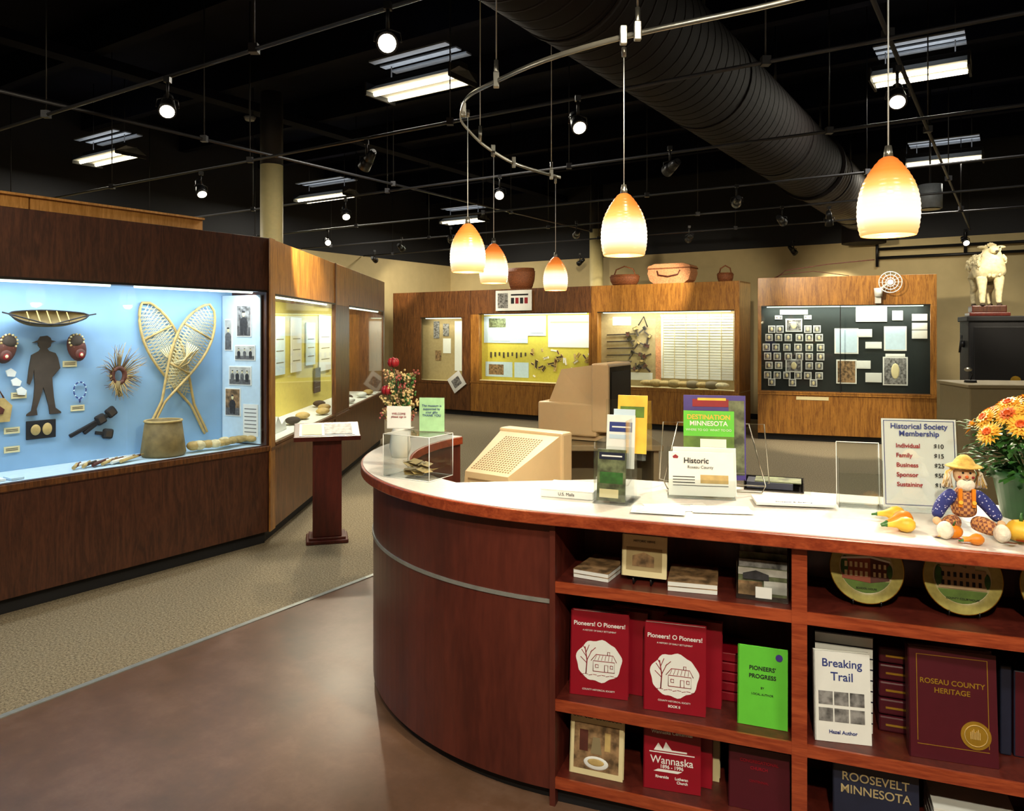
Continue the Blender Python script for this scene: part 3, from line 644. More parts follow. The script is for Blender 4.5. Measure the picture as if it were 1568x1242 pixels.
flat('booklet_stack',.13,.06,.78,.13,.2,2,PhotoS,yaw=R(-8)); flat('booklet_stack',.48,.05,.78,.16,.19,2,PhotoS,.017,yaw=R(5))
def easelbook(m,w,h): m.box(-w*.4,w*.4,-.001,0,h*.15,h*.7,Cork); m.prism([(-.04,h*.25),(.035,h*.25),(.035,h*.5),(0,h*.6),(-.04,h*.5)],-.002,-.001,PhotoS,axis='y')
book('pictorial_book',.31,.09,.80,.155,.14,.012,Cream,title=[('HISTORIC VIEWS',.12,.01,Ink)],deco=easelbook)
m=MB()
for q in (-.03,.03): m.tube([(q,-.03,.02),(q,-.025,.0),(q,.04,.0),(q,.05,.1)],.003,BlackMetal,6)
m.tube([(-.03,.05,.1),(.03,.05,.1)],.003,BlackMetal,6); m.obj('book_easel',loc=cw(.31,.09,.784),rot=(0,0,RC))
g=group('postcard_rack',cw(.70,.05,.781),RC); m=MB()
for i in range(4): m.box(-.075,.075,.02+i*.025,.022+i*.025,.01,.1+.018*i,PhotoM if i%2 else PhotoG)
m.box(-.075,.0,.018,.02,.01,.055,PhotoS); m.box(.005,.075,.018,.02,.02,.06,PhLight); m.box(-.075,.075,.018,.02,.075,.098,PhLight)
m.prism([(-.06,.062),(.02,.062),(.02,.08),(-.02,.092),(-.06,.08)],.015,.018,PhDark,axis='y')
m.box(-.08,.08,.0,.12,0,.004,Acry); m.box(-.08,.08,.0,.002,0,.05,Acry); m.box(-.08,-.078,0,.12,0,.12,Acry); m.box(.078,.08,0,.12,0,.12,Acry); m.box(-.02,.03,-.003,0,.01,.045,White); m.obj('cards',g)
def plate(t,kind=0):
    g=group('commemorative_plate',cw(t,.10,.792),RC,rx=R(-10)); m=MB()
    prof=[(0,-.004),(.07,-.004),(.075,0),(.105,.010),(.1085,.012),(.105,.014),(.078,.004),(0,.001)]
    n=48; T=lambda r,z,a:(r*math.cos(a),-z+.012,.11+r*math.sin(a))
    ringm=[White,White,PlateB,Gold,Gold,PlateB,PlateSky]
    rings=[[m.bm.verts.new(T(max(r,.0005),z,2*math.pi*i/n)) for i in range(n)] for r,z in prof]
    for a in range(len(rings)-1):
        k=m.mi(ringm[a])
        for i in range(n):
            f=m.bm.faces.new((rings[a][i],rings[a][(i+1)%n],rings[a+1][(i+1)%n],rings[a+1][i])); f.material_index=k; f.smooth=True
    y=.0085
    m.prism([(.076*math.cos(a),.11+.076*math.sin(a)) for a in [math.pi+.5+(math.pi-1.0)*k/14 for k in range(15)]],y-.001,y,Grass,axis='y')
    bm_=Brick if kind==0 else Sandst
    if kind==0:
        m.prism([(-.070,.074),(.012,.066),(.012,.142),(-.070,.134)],y-.003,y-.001,bm_,axis='y'); m.prism([(.012,.066),(.066,.078),(.066,.132),(.012,.142)],y-.003,y-.001,Leather,axis='y')
        for i in range(5):
            for j in range(2): m.box(-.063+i*.0148,-.055+i*.0148,y-.004,y-.003,.084+j*.027,.100+j*.027,Cream)
        for i in range(3):
            for j in range(2): m.box(.02+i*.015,.027+i*.015,y-.004,y-.003,.086+j*.025,.100+j*.025,Cream)
        m.prism([(-.074,.133),(.012,.142),(.070,.131),(.068,.137),(.012,.149),(-.072,.139)],y-.004,y-.003,White,axis='y')
    else:
        m.prism([(-.064,.076),(.064,.076),(.064,.135),(.035,.135),(.035,.160),(.012,.160),(.012,.140),(-.02,.152),(-.02,.14),(-.064,.14)],y-.003,y-.001,bm_,axis='y')
        for i in range(7):
            for j in range(2): m.box(-.056+i*.0165,-.048+i*.0165,y-.004,y-.003,.086+j*.025,.100+j*.025,Ink)
    m.sph((-.062,y-.002,.112),(.012,.002,.032),Leaf); m.sph((.066,y-.002,.105),(.009,.002,.022),Leaf)
    m.obj('plate_disc',g)
    text('COUNTY COURTHOUSE' if kind else 'SCHOOL HOUSE',g,(0,y-.004,.048),.008,Ink)
    m=MB()
    for q in (-.04,.04): m.tube([(q,-.012,.015),(q,-.012,.001),(q,.05,.001),(q*.5,.045,.12)],.002,BlackMetal,6)
    m.obj('plate_stand',g)
plate(1.01,0); plate(1.275,1); plate(1.53,0)
m=MB()
for i in range(9): m.box(-.085,.085,0,.2,i*.034,.03+i*.034,White); m.box(-.086,.086,-.001,.2,.03+i*.034,.034+i*.034,Navy)
m.obj('book_stack',loc=cw(.945,.14,.371),rot=(0,0,RC))
def trail(m,w,h):
    for i in range(2):
        for j in range(3): m.box(-.07+j*.046,-.028+j*.046,-.001,0,.06+i*.05,.1+i*.05,PhotoM)
book('history_book',.94,.05,.37,.165,.27,.025,White,title=[('Breaking',.235,.034,InkB),('Trail',.195,.036,InkB),('Hazel Author',.03,.015,InkB)],deco=trail,yaw=R(8))
def herit(m,w,h):
    for a in ((-.095,.095,.375,.377),(-.095,.095,.05,.052)): m.box(a[0],a[1],-.001,0,a[2]*h/.4,a[3]*h/.4,Gold)
    for x in (-.095,.093): m.box(x,x+.002,-.001,0,.05,h*.94,Gold)
    m.cyl((.06,-.003,.085),(.06,0,.085),.04,.04,Gold,32)
    m.tube([(.06+.03*math.cos(a),-.004,.085+.03*math.sin(a)) for a in [k*math.pi/12 for k in range(24)]],.0015,Raw,4,closed=True)
    for k in range(7): m.box(.045+.004*k,.047+.004*k,-.005,-.003,.075,.095+.004*(k%3),Raw)
book('leather_bound_volume',1.24,.05,.37,.235,.32,.05,Maroon,title=[('ROSEAU COUNTY',.225,.021,Gold),('HERITAGE',.2,.021,Gold)],deco=herit,lean=-.1,yaw=R(3))
m=MB()
for i in range(5): m.box(-.07,.07,0,.2,i*.055,.05+i*.055,Maroon,bev=.006); m.box(-.05,.05,-.002,0,.02+i*.055,.026+i*.055,Gold)
m.obj('book_stack',loc=cw(1.12,.17,.371),rot=(0,0,RC))
m=MB()
for i in range(6): m.box(i*.035,.03+i*.035,0,.2,0,.27-.01*(i%3),Maroon if i%2 else Navy,bev=.004)
m.obj('book_row',loc=cw(1.38,.15,.371),rot=(0,0,RC))
def cook(m,w,h):
    m.box(-.08,.08,-.001,0,.02,h*.78,PhotoS); m.sph((0,-.001,.045),(.045,.003,.022),White); m.sph((0,-.003,.048),(.03,.003,.012),Raw); m.box(-.06,-.03,-.002,-.001,.08,.15,Leather); m.box(.03,.05,-.002,-.001,.09,.15,Raw); m.prism([(-.02,.075),(.02,.075),(.012,.13),(-.012,.13)],-.002,-.001,Tan,axis='y')
book('cookbook',.15,.05,.10,.19,.22,.02,Cream,title=[('OUR  OLD  COOKBOOK',.195,.0155,Ink)],deco=cook)
def wann(m,w,h): m.box(-.075,.075,-.001,0,.118,.121,White); m.prism([(-.06,.125),(-.045,.15),(-.03,.13),(-.02,.155),(0,.13),(.05,.13),(.05,.125)],-.001,0,White,axis='y'); m.prism([(-.06,.058),(.02,.058),(.035,.066),(-.045,.066)],-.001,0,White,axis='y')
book('history_book',.41,.06,.10,.19,.215,.03,Red,title=[('Wannaska Centennial',.185,.0155,White),('Wannaska',.095,.034,White),('1896 - 1996',.075,.016,White),('Riverside      Lutheran\n                     Church',.036,.012,White)],deco=wann,yaw=R(5))
for i in range(2): book('history_book',.44+.02*i,.12+.05*i,.10,.19,.21,.03,Cream if i else Red)
book('history_book',.69,.05,.10,.19,.19,.03,Maroon,title=[('CONGREGATIONAL',.15,.013,Red),('CHURCH',.13,.013,Red),('CENTENNIAL',.09,.01,Red)])
m=MB()
for i in range(6): m.box(-.1,.09,0,.16,i*.03,.027+i*.03,Maroon,bev=.003)
m.obj('book_stack',loc=cw(.69,.18,.101),rot=(0,0,RC))
book('history_book',1.03,.04,.10,.24,.205,.03,Navy,title=[('ROOSEVELT',.165,.035,Cork),('MINNESOTA',.128,.035,Cork)])
flat('booklet_stack',1.3,.06,.10,.22,.2,4,White,.03)
# ------------------------------------------------------------------ counter-top items
ZT=1.032
g=group('donation_box',(-.40,3.24,ZT),R(-30)); m=MB(); w=.12;d=.085;h=.18;t=.004
m.box(-w,w,-d,-d+t,0,h,Acry); m.box(-w,w,d-t,d,0,h,Acry); m.box(-w,-w+t,-d,d,0,h,Acry); m.box(w-t,w,-d,d,0,h,Acry); m.box(-w,w,-d,d,h,h+t,Acry); m.box(-w,w,-d,d,0,t,Acry)
m.obj('clear_box',g)
m=MB()
for (a,b) in ((-w,-d),(w,-d),(-w,d),(w,d)): m.cyl((a,b,0),(a,b,h),.0014,.0014,White,6)
for z in (0,h):
    for (a,b) in (((-w,-d),(w,-d)),((-w,d),(w,d)),((-w,-d),(-w,d)),((w,-d),(w,d))): m.cyl((*a,z+.002),(*b,z+.002),.0014,.0014,White,6)
m.obj('polished_edges',g)
m=MB()
for i in range(16):
    M=Matrix.Translation((random.uniform(-.06,.06),random.uniform(-.04,.04),.012+.003*i))@Matrix.Rotation(random.random()*3,4,'Z')@Matrix.Rotation(random.uniform(-.4,.4),4,'X'); m.box(-.04,.04,-.018,.018,0,.0015,random.choice([Tan,Raw,Cork]),M=M)
m.obj('banknotes',g)
CardG=mat('card_green','#9ecb9a',.5)
g=group('sign_card',(-.50,3.36,ZT+.186),R(-10)); m=MB(); m.box(-.055,.055,0,.003,0,.1,White); m.box(-.055,.055,0,.05,0,.003,White); m.obj('card',g); text('WELCOME\nplease sign in',g,(0,-.002,.06),.013,Rose)
g=group('sign_card',(-.345,3.27,ZT+.186),R(-8)); m=MB(); m.box(-.055,.055,0,.003,0,.145,CardG); m.box(-.058,.058,.003,.006,0,.15,Acry);m.box(-.055,.055,0,.05,0,.003,Acry); m.obj('card',g); text('The museum is\nsupported by\nyour gifts\nTHANK YOU',g,(0,-.002,.09),.014,InkB)
g=group('flower_vase',(-.55,3.74,ZT)); m=MB(); m.lathe([(0,0),(.04,0),(.055,.05),(.045,.12),(.025,.16),(.035,.18),(.03,.18),(.02,.15),(0,.14)],White,n=24); m.obj('vase',g)
m=MB(); DryF=mat('dried_flower','#9a785c',.8,var=.5,scale=60); DryP=mat('dried_pink','#94504a',.8,var=.4,scale=60); DryC=mat('dried_cream','#bca878',.8,var=.3,scale=60)
random.seed(3)
for i in range(95):
    a=random.random()*6.28; r=.09*math.sqrt(random.random()); z=.19+.23*random.random(); p=(r*math.cos(a),r*math.sin(a),z)
    m.tube([(0,0,.14),(p[0]*.5,p[1]*.5,.14+(z-.14)*.6),p],.0018,Leaf,4)
    mm=random.choice([DryF,DryP,DryC,DryC,Leaf])
    for k in range(8): m.sph((p[0]+random.uniform(-.015,.015),p[1]+random.uniform(-.015,.015),p[2]+random.uniform(-.014,.014)),.006,mm,seg=6,rings=5)
for (x,y,z) in ((-.03,-.03,.465),(-.06,-.03,.33)):
    m.tube([(0,0,.14),(x,y,z)],.002,Leaf,4)
    for k in range(5): m.sph((x+.014*math.cos(k*1.26),y+.014*math.sin(k*1.26),z),(.016,.016,.022),Rose,seg=8,rings=6)
    m.sph((x,y,z),(.014,.014,.026),Rose,seg=8,rings=6)
m.obj('dried_flowers',g)
def monitor(loc,rz,s=1):
    g=group('computer_monitor',loc,rz); g.scale=(s,s,s); m=MB()
    m.box(-.2,.2,-.02,.07,.05,.40,Beige,bev=.012)
    m.hexa([(-.19,-.02,.06),(.19,-.02,.06),(.15,-.36,.06),(-.15,-.36,.06)],[(-.185,-.02,.385),(.185,-.02,.385),(.13,-.36,.23),(-.13,-.36,.23)],Beige)
    m.box(-.17,.17,.07,.073,.09,.37,Dark)
    for i in range(15):
        for j in range(18):
            x=-.115+i*.0158; y0=-.335+j*.0155; z0=.23+(y0+.36)/.34*.155
            m.hexa([(x,y0,z0),(x+.008,y0,z0),(x+.008,y0+.007,z0+.0032),(x,y0+.007,z0+.0032)],[(x,y0,z0+.002),(x+.008,y0,z0+.002),(x+.008,y0+.007,z0+.0052),(x,y0+.007,z0+.0052)],BeigeD)
    for j in range(6): m.box(-.11,.06,-.3635,-.358,.095+j*.02,.102+j*.02,BeigeD)
    m.cyl((0,-.1,.0),(0,-.1,.02),.14,.13,Beige,28); m.cyl((0,-.1,.02),(0,-.1,.065),.07,.09,Beige,24)
    m.obj('monitor_shell',g,bevel=.0005); return g
monitor((.10,3.84,.751),R(-38),1.0)
g=group('computer_terminal',(.58,4.60,1.0),R(-118)); m=MB()
m.box(-.2,.2,-.03,.08,.06,.46,Beige,bev=.012); m.box(-.18,.18,.08,.083,.085,.44,Dark); m.box(-.16,.16,.083,.085,.14,.41,BlackMetal)
m.hexa([(-.19,-.03,.22),(.19,-.03,.22),(.16,-.32,.22),(-.16,-.32,.22)],[(-.185,-.03,.45),(.185,-.03,.45),(.15,-.24,.42),(-.15,-.24,.42)],Beige)
m.box(-.19,.19,-.38,-.0,.03,.225,Beige,bev=.012); m.box(-.15,.15,-.33,.04,0,.035,Beige,bev=.006)
for j in range(6): m.box(-.14,.14,-.384,-.379,.07+j*.02,.076+j*.02,BeigeD)
m.obj('terminal_shell',g)
g=group('computer_cart',(.55,4.62,0)); m=MB()
m.box(-.32,.32,-.26,.26,.96,.995,Tan,bev=.006); m.box(-.3,-.27,-.22,.22,.04,.96,Tan); m.box(.27,.3,-.22,.22,.04,.96,Tan); m.box(-.27,.27,.18,.2,.3,.96,Tan); m.box(-.27,.27,-.2,.2,.5,.52,Tan)
for a in (-.285,.285):
    for b in (-.18,.18): m.cyl((a-.01,b,.02),(a+.01,b,.02),.02,.02,BlackMetal,12)
m.box(-.15,.15,-.2,.1,.52,.66,Dark,bev=.01)
m.obj('cart_body',g)
g=group('guest_binder',(.225,2.87,ZT),RC); m=MB(); m.box(-.10,.10,-.07,.10,0,.028,White,bev=.003); m.box(-.102,.102,-.072,.102,.028,.031,White); m.obj('binder',g); text('U.S. Mails',g,(0,-.0722,.015),.016,Ink)
g=group('brochure_holder',(.36,2.72,ZT),RC+R(-2)); m=MB()
def leaf(x0,x1,y,z0,z1,mm,lean=.12,th=.006):
    m.hexa([(x0,y,z0),(x1,y,z0),(x1,y+th,z0),(x0,y+th,z0)],[(x0,y+(z1-z0)*lean,z1),(x1,y+(z1-z0)*lean,z1),(x1,y+th+(z1-z0)*lean,z1),(x0,y+th+(z1-z0)*lean,z1)],mm)
def leaf2(x0,x1,y,z0,z1,mm,lean=.12,base=0,off=.001,th=.001):
    yy=y+(z0-base)*lean-off; leaf(x0,x1,yy,z0,z1,mm,lean,th)
leaf(-.06,.045,0,.008,.19,PhotoG); leaf2(-.05,.035,0,.07,.11,Leaf,.12,.008); leaf2(-.055,.04,0,.155,.18,Navy,.12,.008); leaf2(-.05,.02,0,.02,.05,Cream,.12,.008); leaf2(-.045,.03,0,.165,.17,White,.12,.008,.002)
leaf(-.04,.065,.05,.12,.31,White); leaf2(-.03,.055,.05,.25,.285,InkB,.12,.12); leaf2(-.03,.05,.05,.225,.24,PaleBlue,.12,.12); leaf2(-.02,.05,.05,.265,.27,White,.12,.12,.002)
leaf(-.01,.10,.09,.17,.38,PetY); leaf2(.0,.09,.09,.30,.34,Grass,.12,.17); leaf(-.02,.06,.07,.15,.33,PaleBlue)
m.obj('brochures',g)
m=MB(); m.box(-.065,.05,-.02,-.017,0,.09,Acry); m.box(-.07,.07,-.02,.14,0,.004,Acry); m.box(-.065,-.062,-.02,.14,0,.22,Acry); m.box(.052,.055,-.02,.14,0,.3,Acry); m.box(-.065,.11,.145,.148,0,.36,Acry); m.box(-.045,.07,.035,.038,0.0,.2,Acry)
m.obj('acrylic_stand',g)
g=group('magazine_rack',(.79,2.98,ZT),RC+R(8)); m=MB()
for q in (-.13,.13):
    m.tube([(q*1.35,-.06,.004),(q*1.45,-.06,.03),(q*1.05,.06,.25),(q*1.5,.06,.25),(q*1.6,.0,.03),(q*1.35,.1,.004)],.0025,Steel,6)
m.tube([(-.175,-.06,.004),(.175,-.06,.004)],.0025,Steel,6); m.tube([(-.175,.1,.004),(.175,.1,.004)],.0025,Steel,6); m.tube([(-.14,.06,.25),(.14,.06,.25)],.0025,Steel,6)
m.tube([(-.19,-.06,.03),(.19,-.06,.03)],.0025,Steel,6); m.tube([(-.12,.02,.06),(.12,.02,.06)],.0025,Steel,6)
m.obj('wire_frame',g)
m=MB()
leaf(-.115,.125,.035,.03,.36,Purple,.1); leaf2(.06,.12,.035,.05,.34,PhotoG,.1,.03); leaf2(-.08,.06,.035,.315,.345,Rose,.1,.03,.002); leaf2(-.06,.05,.035,.34,.35,PetY,.1,.03,.003)
leaf(-.115,.08,.015,.008,.30,Grass,.1); leaf2(-.115,.08,.015,.20,.30,Green,.1,.008); leaf2(-.115,.08,.015,.008,.14,PhotoG,.1,.008); leaf2(-.115,-.06,.015,.06,.13,Red,.1,.008,.002); leaf2(-.04,.07,.015,.04,.1,PetY,.1,.008,.002); leaf2(-.05,.05,.015,.15,.19,White,.1,.008,.002)
m.obj('magazines',g)
text('DESTINATION',g,(-.018,.038,.275),.026,PetY,rot=(R(84),0,0),off=.0005); text('MINNESOTA',g,(-.018,.036,.25),.026,White,rot=(R(84),0,0),off=.0005); text('WHERE TO GO  WHAT TO DO',g,(-.018,.033,.225),.0125,White,rot=(R(84),0,0)); text('DESTINATION\nMINNESOTA',g,(-.018,.0185,.075),.024,White,rot=(R(84),0,0),off=.0005)
g=group('leaflet_stand',(.695,2.80,ZT),RC+R(10)); m=MB(); leaf(-.115,.12,0,.01,.165,White,.25); leaf(-.1,.13,.015,.01,.18,White,.25); leaf2(-.1,.1,0,.045,.047,Ink,.25,.01); leaf2(.0,.1,0,.055,.085,Raw,.25,.01)
for k in range(3): leaf2(-.1,-.02,0,.055+.01*k,.058+.01*k,Ink,.25,.01)
m.cyl((-.09,.032,.145),(-.09,.036,.146),.011,.011,Red,5); m.obj('leaflets',g)
m=MB(); leaf(-.12,.125,-.012,.0,.07,Acry,.1,.003); m.box(-.12,.125,-.012,.07,0,.004,Acry); leaf(-.12,.125,.035,.0,.18,Acry,.22,.003); m.obj('acrylic_holder',g)
text('Historic',g,(-.015,.027,.135),.028,Ink,rot=(R(76),0,0),off=.0004); text('Roseau County',g,(.0,.022,.112),.015,Ink,rot=(R(76),0,0))
for k,(x,y,a,w,l) in enumerate(((.58,2.66,5,.11,.06),(.72,2.62,-8,.10,.055),(.50,2.60,-14,.09,.05),(1.0,2.72,-10,.13,.065))):
    m=MB(); m.box(-w,w,-l,l,0,.0015,White)
    for j in range(5): m.box(-w*.8,w*.6,-l*.7+j*l*.33,-l*.7+j*l*.33+.0015,.0015,.0018,Grey)
    if k==3: m.box(-w,w,-l,l,.0015,.009,White)
    o=m.obj('paper_sheets',loc=(x,y,ZT+.002*k),rot=(0,0,R(a)))
text('Museum & Archive',o,(0,-.045,.0095),.016,Ink,rot=(0,0,0))
g=group('document_tray',(1.02,2.99,ZT),RC); m=MB(); m.box(-.10,.12,-.06,.07,0,.004,Dark); m.box(-.10,-.096,-.06,.07,0,.035,Dark); m.box(.116,.12,-.06,.07,0,.035,Dark); m.box(-.10,.12,.066,.07,0,.035,Dark); m.box(-.09,.08,-.05,.06,.006,.03,Navy); m.box(-.06,.11,-.04,.06,.03,.034,PhotoG); m.obj('tray',g)
g=group('acrylic_sign_holder',(1.22,2.67,ZT),RC+R(4)); m=MB(); m.box(-.07,.07,-.03,.05,0,.004,Acry); leaf(-.07,.07,.03,.0,.22,Acry,.1); leaf(-.07,.07,-.03,.0,.12,Acry,.1); m.box(-.07,-.067,-.03,.05,0,.17,Acry); m.box(.067,.07,-.03,.05,0,.17,Acry)
for a in (-.07,.07): m.cyl((a,.03,0),(a,.052,.22),.0015,.0015,White,6)
m.cyl((-.07,.052,.22),(.07,.052,.22),.0015,.0015,White,6); m.obj('holder',g)
g=group('membership_sign',(1.40,2.60,ZT),RC+R(8),rx=R(-7)); m=MB(); m.box(-.118,.118,0,.003,.012,.315,White); m.box(-.122,.122,-.004,-.001,0,.32,Acry)
for b in ((-.112,.112,.307,.309),(-.112,.112,.02,.022),(-.112,-.110,.02,.309),(.110,.112,.02,.309)): m.box(b[0],b[1],-.001,0,b[2],b[3],InkB)
m.obj('sign_board',g); m=MB(); m.box(-.122,.122,-.03,.07,0,.004,Acry); m.obj('sign_foot',g,rot=(R(7),0,0))
text('Historical Society',g,(0,-.0045,.289),.0255,InkB,off=.0004); text('Membership',g,(0,-.0045,.264),.0255,InkB,off=.0004)
for i,(a,b) in enumerate((('Individual','$10'),('Family','$15'),('Business','$25'),('Sponsor','$50'),('Sustaining','$100'))):
    text(a,g,(-.075,-.0045,.222-i*.033),.0205,Rose,align='LEFT',off=.0004); text(b,g,(.045,-.0045,.222-i*.033),.0205,Ink,align='LEFT',off=.0003)
# chrysanthemum
random.seed(5)
g=group('potted_chrysanthemum',(1.71,2.52,ZT)); m=MB(); m.lathe([(0,0),(.075,0),(.1,.13),(.108,.13),(.108,.16),(.098,.16),(.09,.12),(0,.12)],PotG,n=32); m.obj('pot',g)
m=MB()
for i in range(480):
    a=random.random()*6.28; r=.05+.12*random.random(); z=.14+.17*random.random(); c=Vector((r*math.cos(a),r*math.sin(a),z)); dirv=Vector((math.cos(a+random.uniform(-.7,.7)),math.sin(a+random.uniform(-.7,.7)),random.uniform(-.6,.5))).normalized()
    s_=dirv.cross(Vector((0,0,1))).normalized()*.014; l=.05
    up=dirv.cross(s_).normalized()*.006
    m.poly([c,c+dirv*l*.3+s_*.8,c+dirv*l*.55+s_*.5,c+dirv*l*.75+s_*.8,c+dirv*l+up,c+dirv*l*.75-s_*.8,c+dirv*l*.55-s_*.5,c+dirv*l*.3-s_*.8],Leaf)
for i in range(26): m.tube([(0,0,.13),(.08*math.cos(i),.08*math.sin(i),.22),(.11*math.cos(i),.11*math.sin(i),.32)],.003,Leaf,4)
m.obj('foliage',g)
m=MB()
for i in range(26):
    a=i*2.399; r=.165*math.sqrt((i+.5)/26); c=Vector((r*math.cos(a),r*math.sin(a),.385-r*r*3.6+random.uniform(-.012,.012))); nrm=Vector((c.x*3.5,c.y*3.5,.35)).normalized()
    q=nrm.to_track_quat('Z','Y').to_matrix()
    m.sph(c+nrm*.006,(.009,.009,.007),PetO,seg=8,rings=5)
    for ring,(rr,n_,up) in enumerate(((.048,18,.000),(.040,16,.007),(.028,11,.014),(.016,8,.018))):
        for k in range(n_):
            b=2*math.pi*k/n_+ring*.3; dv=Vector((math.cos(b),math.sin(b),0)); sv=Vector((-math.sin(b),math.cos(b),0))*.0055
            P=[dv*.004,dv*rr*.6+sv+Vector((0,0,up)),dv*rr+Vector((0,0,up*.9)),dv*rr*.6-sv+Vector((0,0,up))]
            m.poly([c+q@p for p in P],PetO if (ring==3 or (ring==2 and i%3==0)) else PetY)
m.obj('blossoms',g)
# scarecrow doll
def plaid():
    m,nt,b=nm('doll_plaid'); tc=nt.nodes.new('ShaderNodeTexCoord'); ck=nt.nodes.new('ShaderNodeTexChecker'); ck.inputs['Scale'].default_value=110
    ck.inputs['Color1'].default_value=(*hx('#c89058'),1); ck.inputs['Color2'].default_value=(*hx('#7c4a3c'),1)
    nt.links.new(tc.outputs['Object'],ck.inputs['Vector']); nt.links.new(ck.outputs['Color'],b.inputs['Base Color']); b.inputs['Roughness'].default_value=.9; return m
def dots():
    m,nt,b=nm('doll_shirt_blue'); tc=nt.nodes.new('ShaderNodeTexCoord'); vo=nt.nodes.new('ShaderNodeTexVoronoi'); vo.inputs['Scale'].default_value=120
    nt.links.new(tc.outputs['Object'],vo.inputs['Vector']); r=nt.nodes.new('ShaderNodeValToRGB'); e=r.color_ramp.elements; e[0].position=.2; e[1].position=.28
    e[0].color=(*hx('#b8bce0'),1); e[1].color=(*hx('#2c3478'),1); nt.links.new(vo.outputs['Distance'],r.inputs['Fac']); nt.links.new(r.outputs['Color'],b.inputs['Base Color']); b.inputs['Roughness'].default_value=.9; return m
Denim=dots(); Plaid=plaid(); Straw=mat('straw','#d8b25a',.8,var=.3,scale=60,bump=.4); Burlap=mat('burlap','#d8b48c',.9,var=.15,scale=80); Wool=mat('white_wool','#e8e0d0',.9,var=.1,scale=60,bump=.6)
g=group('scarecrow_doll',(1.385,2.33,ZT),RC+R(5))
skin('torso',g,[(0,0,.045),(0,0,.085),(0,0,.125),(0,0,.145)],[(0,1),(1,2),(2,3)],[.040,.038,.032,.016],Plaid)
for q in (-1,1):
    skin('arm',g,[(q*.022,0,.125),(q*.058,-.008,.095),(q*.078,-.025,.065),(q*.084,-.04,.05)],[(0,1),(1,2),(2,3)],[.022,.022,.020,.014],Denim)
    skin('leg',g,[(q*.02,0,.035),(q*.05,-.04,.035),(q*.068,-.07,.024)],[(0,1),(1,2)],[.028,.026,.022],Plaid)
    m=MB(); m.sph((q*.074,-.094,.0265),(.022,.03,.026),Wool); m.sph((q*.086,-.05,.043),(.012,.012,.012),Burlap); m.box(q*.018-.005,q*.018+.005,-.036,-.026,.085,.14,PumpO); m.cyl((q*.018,-.041,.10),(q*.018,-.036,.10),.006,.006,PetY,10); m.obj('shoe_hand_strap',g)
m=MB(); m.sph((0,-.002,.180),(.031,.029,.034),Burlap)
m.sph((0,-.032,.176),(.005,.006,.005),PetO,seg=8,rings=6)
for q in (-1,1): m.sph((q*.010,-.029,.188),.0035,Ink,seg=8,rings=6); m.sph((q*.018,-.025,.174),(.005,.003,.004),Rose,seg=8,rings=6)
m.tube([(-.01,-.028,.168),(0,-.030,.164),(.01,-.028,.168)],.0012,Ink,5)
m.obj('head',g)
m=MB(); random.seed(9)
for i in range(80):
    for s_ in (-1,1):
        m.tube([(s_*.02,-.008-.01*random.random(),.208),(s_*(.038+.010*random.random()),-.012+.02*random.random(),.185),(s_*(.032+.028*random.random()),-.012+.02*random.random(),.138+.012*random.random())],.0022,Wool if i%3 else Straw,4)
for i in range(90):
    a=random.random()*6.28; m.tube([(.004*math.cos(a),.004*math.sin(a),.226),(.024*math.cos(a),.022*math.sin(a),.218),(.040*math.cos(a),.034*math.sin(a)+.004,.198)],.0028,Burlap if i%3 else Straw,4)
m.sph((0,-.020,.150),(.026,.016,.020),Wool)
m.obj('hair',g)
m=MB(); m.lathe([(0,.240),(.010,.238),(.022,.228),(.031,.213),(.046,.207),(.052,.203),(.046,.202),(.030,.206)],Straw,n=24); m.obj('straw_hat',g)
def pumpkin(name,x,y,r,mm,sq=.8):
    m=MB(); n=32
    rings=[]
    for j in range(11):
        th=math.pi*j/10; rr=r*math.sin(th); z=r*sq*(1-math.cos(th))
        rings.append([m.bm.verts.new((max(rr,.001)*math.cos(2*math.pi*i/n)*(1-.07*abs(math.cos(4*2*math.pi*i/n))),max(rr,.001)*math.sin(2*math.pi*i/n)*(1-.07*abs(math.cos(4*2*math.pi*i/n))),z+.15*r*math.exp(-(rr/r*3)**2)*(-1 if j>5 else 1))) for i in range(n)])
    k=m.mi(mm)
    for a in range(10):
        for i in range(n):
            f=m.bm.faces.new((rings[a][i],rings[a][(i+1)%n],rings[a+1][(i+1)%n],rings[a+1][i])); f.material_index=k; f.smooth=True
    m.tube([(0,0,r*sq*1.8),(r*.1,0,r*sq*2.2),(r*.25,0,r*sq*2.45)],[r*.14,r*.1,r*.09],Leaf,6); m.obj(name,loc=(x,y,ZT),rot=(0,0,random.random()))
pumpkin('pumpkin',1.49,2.225,.042,PumpY); pumpkin('pumpkin',1.315,2.265,.026,PumpO); pumpkin('pumpkin',1.57,2.28,.024,PumpO)
def gourd(x,y,a,mm,s=1):
    prof=[(0,.0),(.012,.002),(.024,.014),(.028,.03),(.024,.047),(.014,.062),(.010,.078),(.008,.092),(.005,.100),(.004,.112),(0,.113)]
    m=MB(); n=20; rings=[]
    for (r,zz) in prof:
        rings.append([m.bm.verts.new((zz*s+.0,max(r,.0004)*s*math.cos(2*math.pi*i/n),.028*s+max(r,.0004)*s*math.sin(2*math.pi*i/n)-(.010*s if zz>.06 else 0)*(zz-.06)/.05)) for i in range(n)])
    for b in range(len(rings)-1):
        k=m.mi(mm if b<7 else Leaf)
        for i in range(n):
            f=m.bm.faces.new((rings[b][i],rings[b][(i+1)%n],rings[b+1][(i+1)%n],rings[b+1][i])); f.material_index=k; f.smooth=True
    m.obj('ornamental_gourd',loc=(x,y,ZT),rot=(0,0,R(a)))
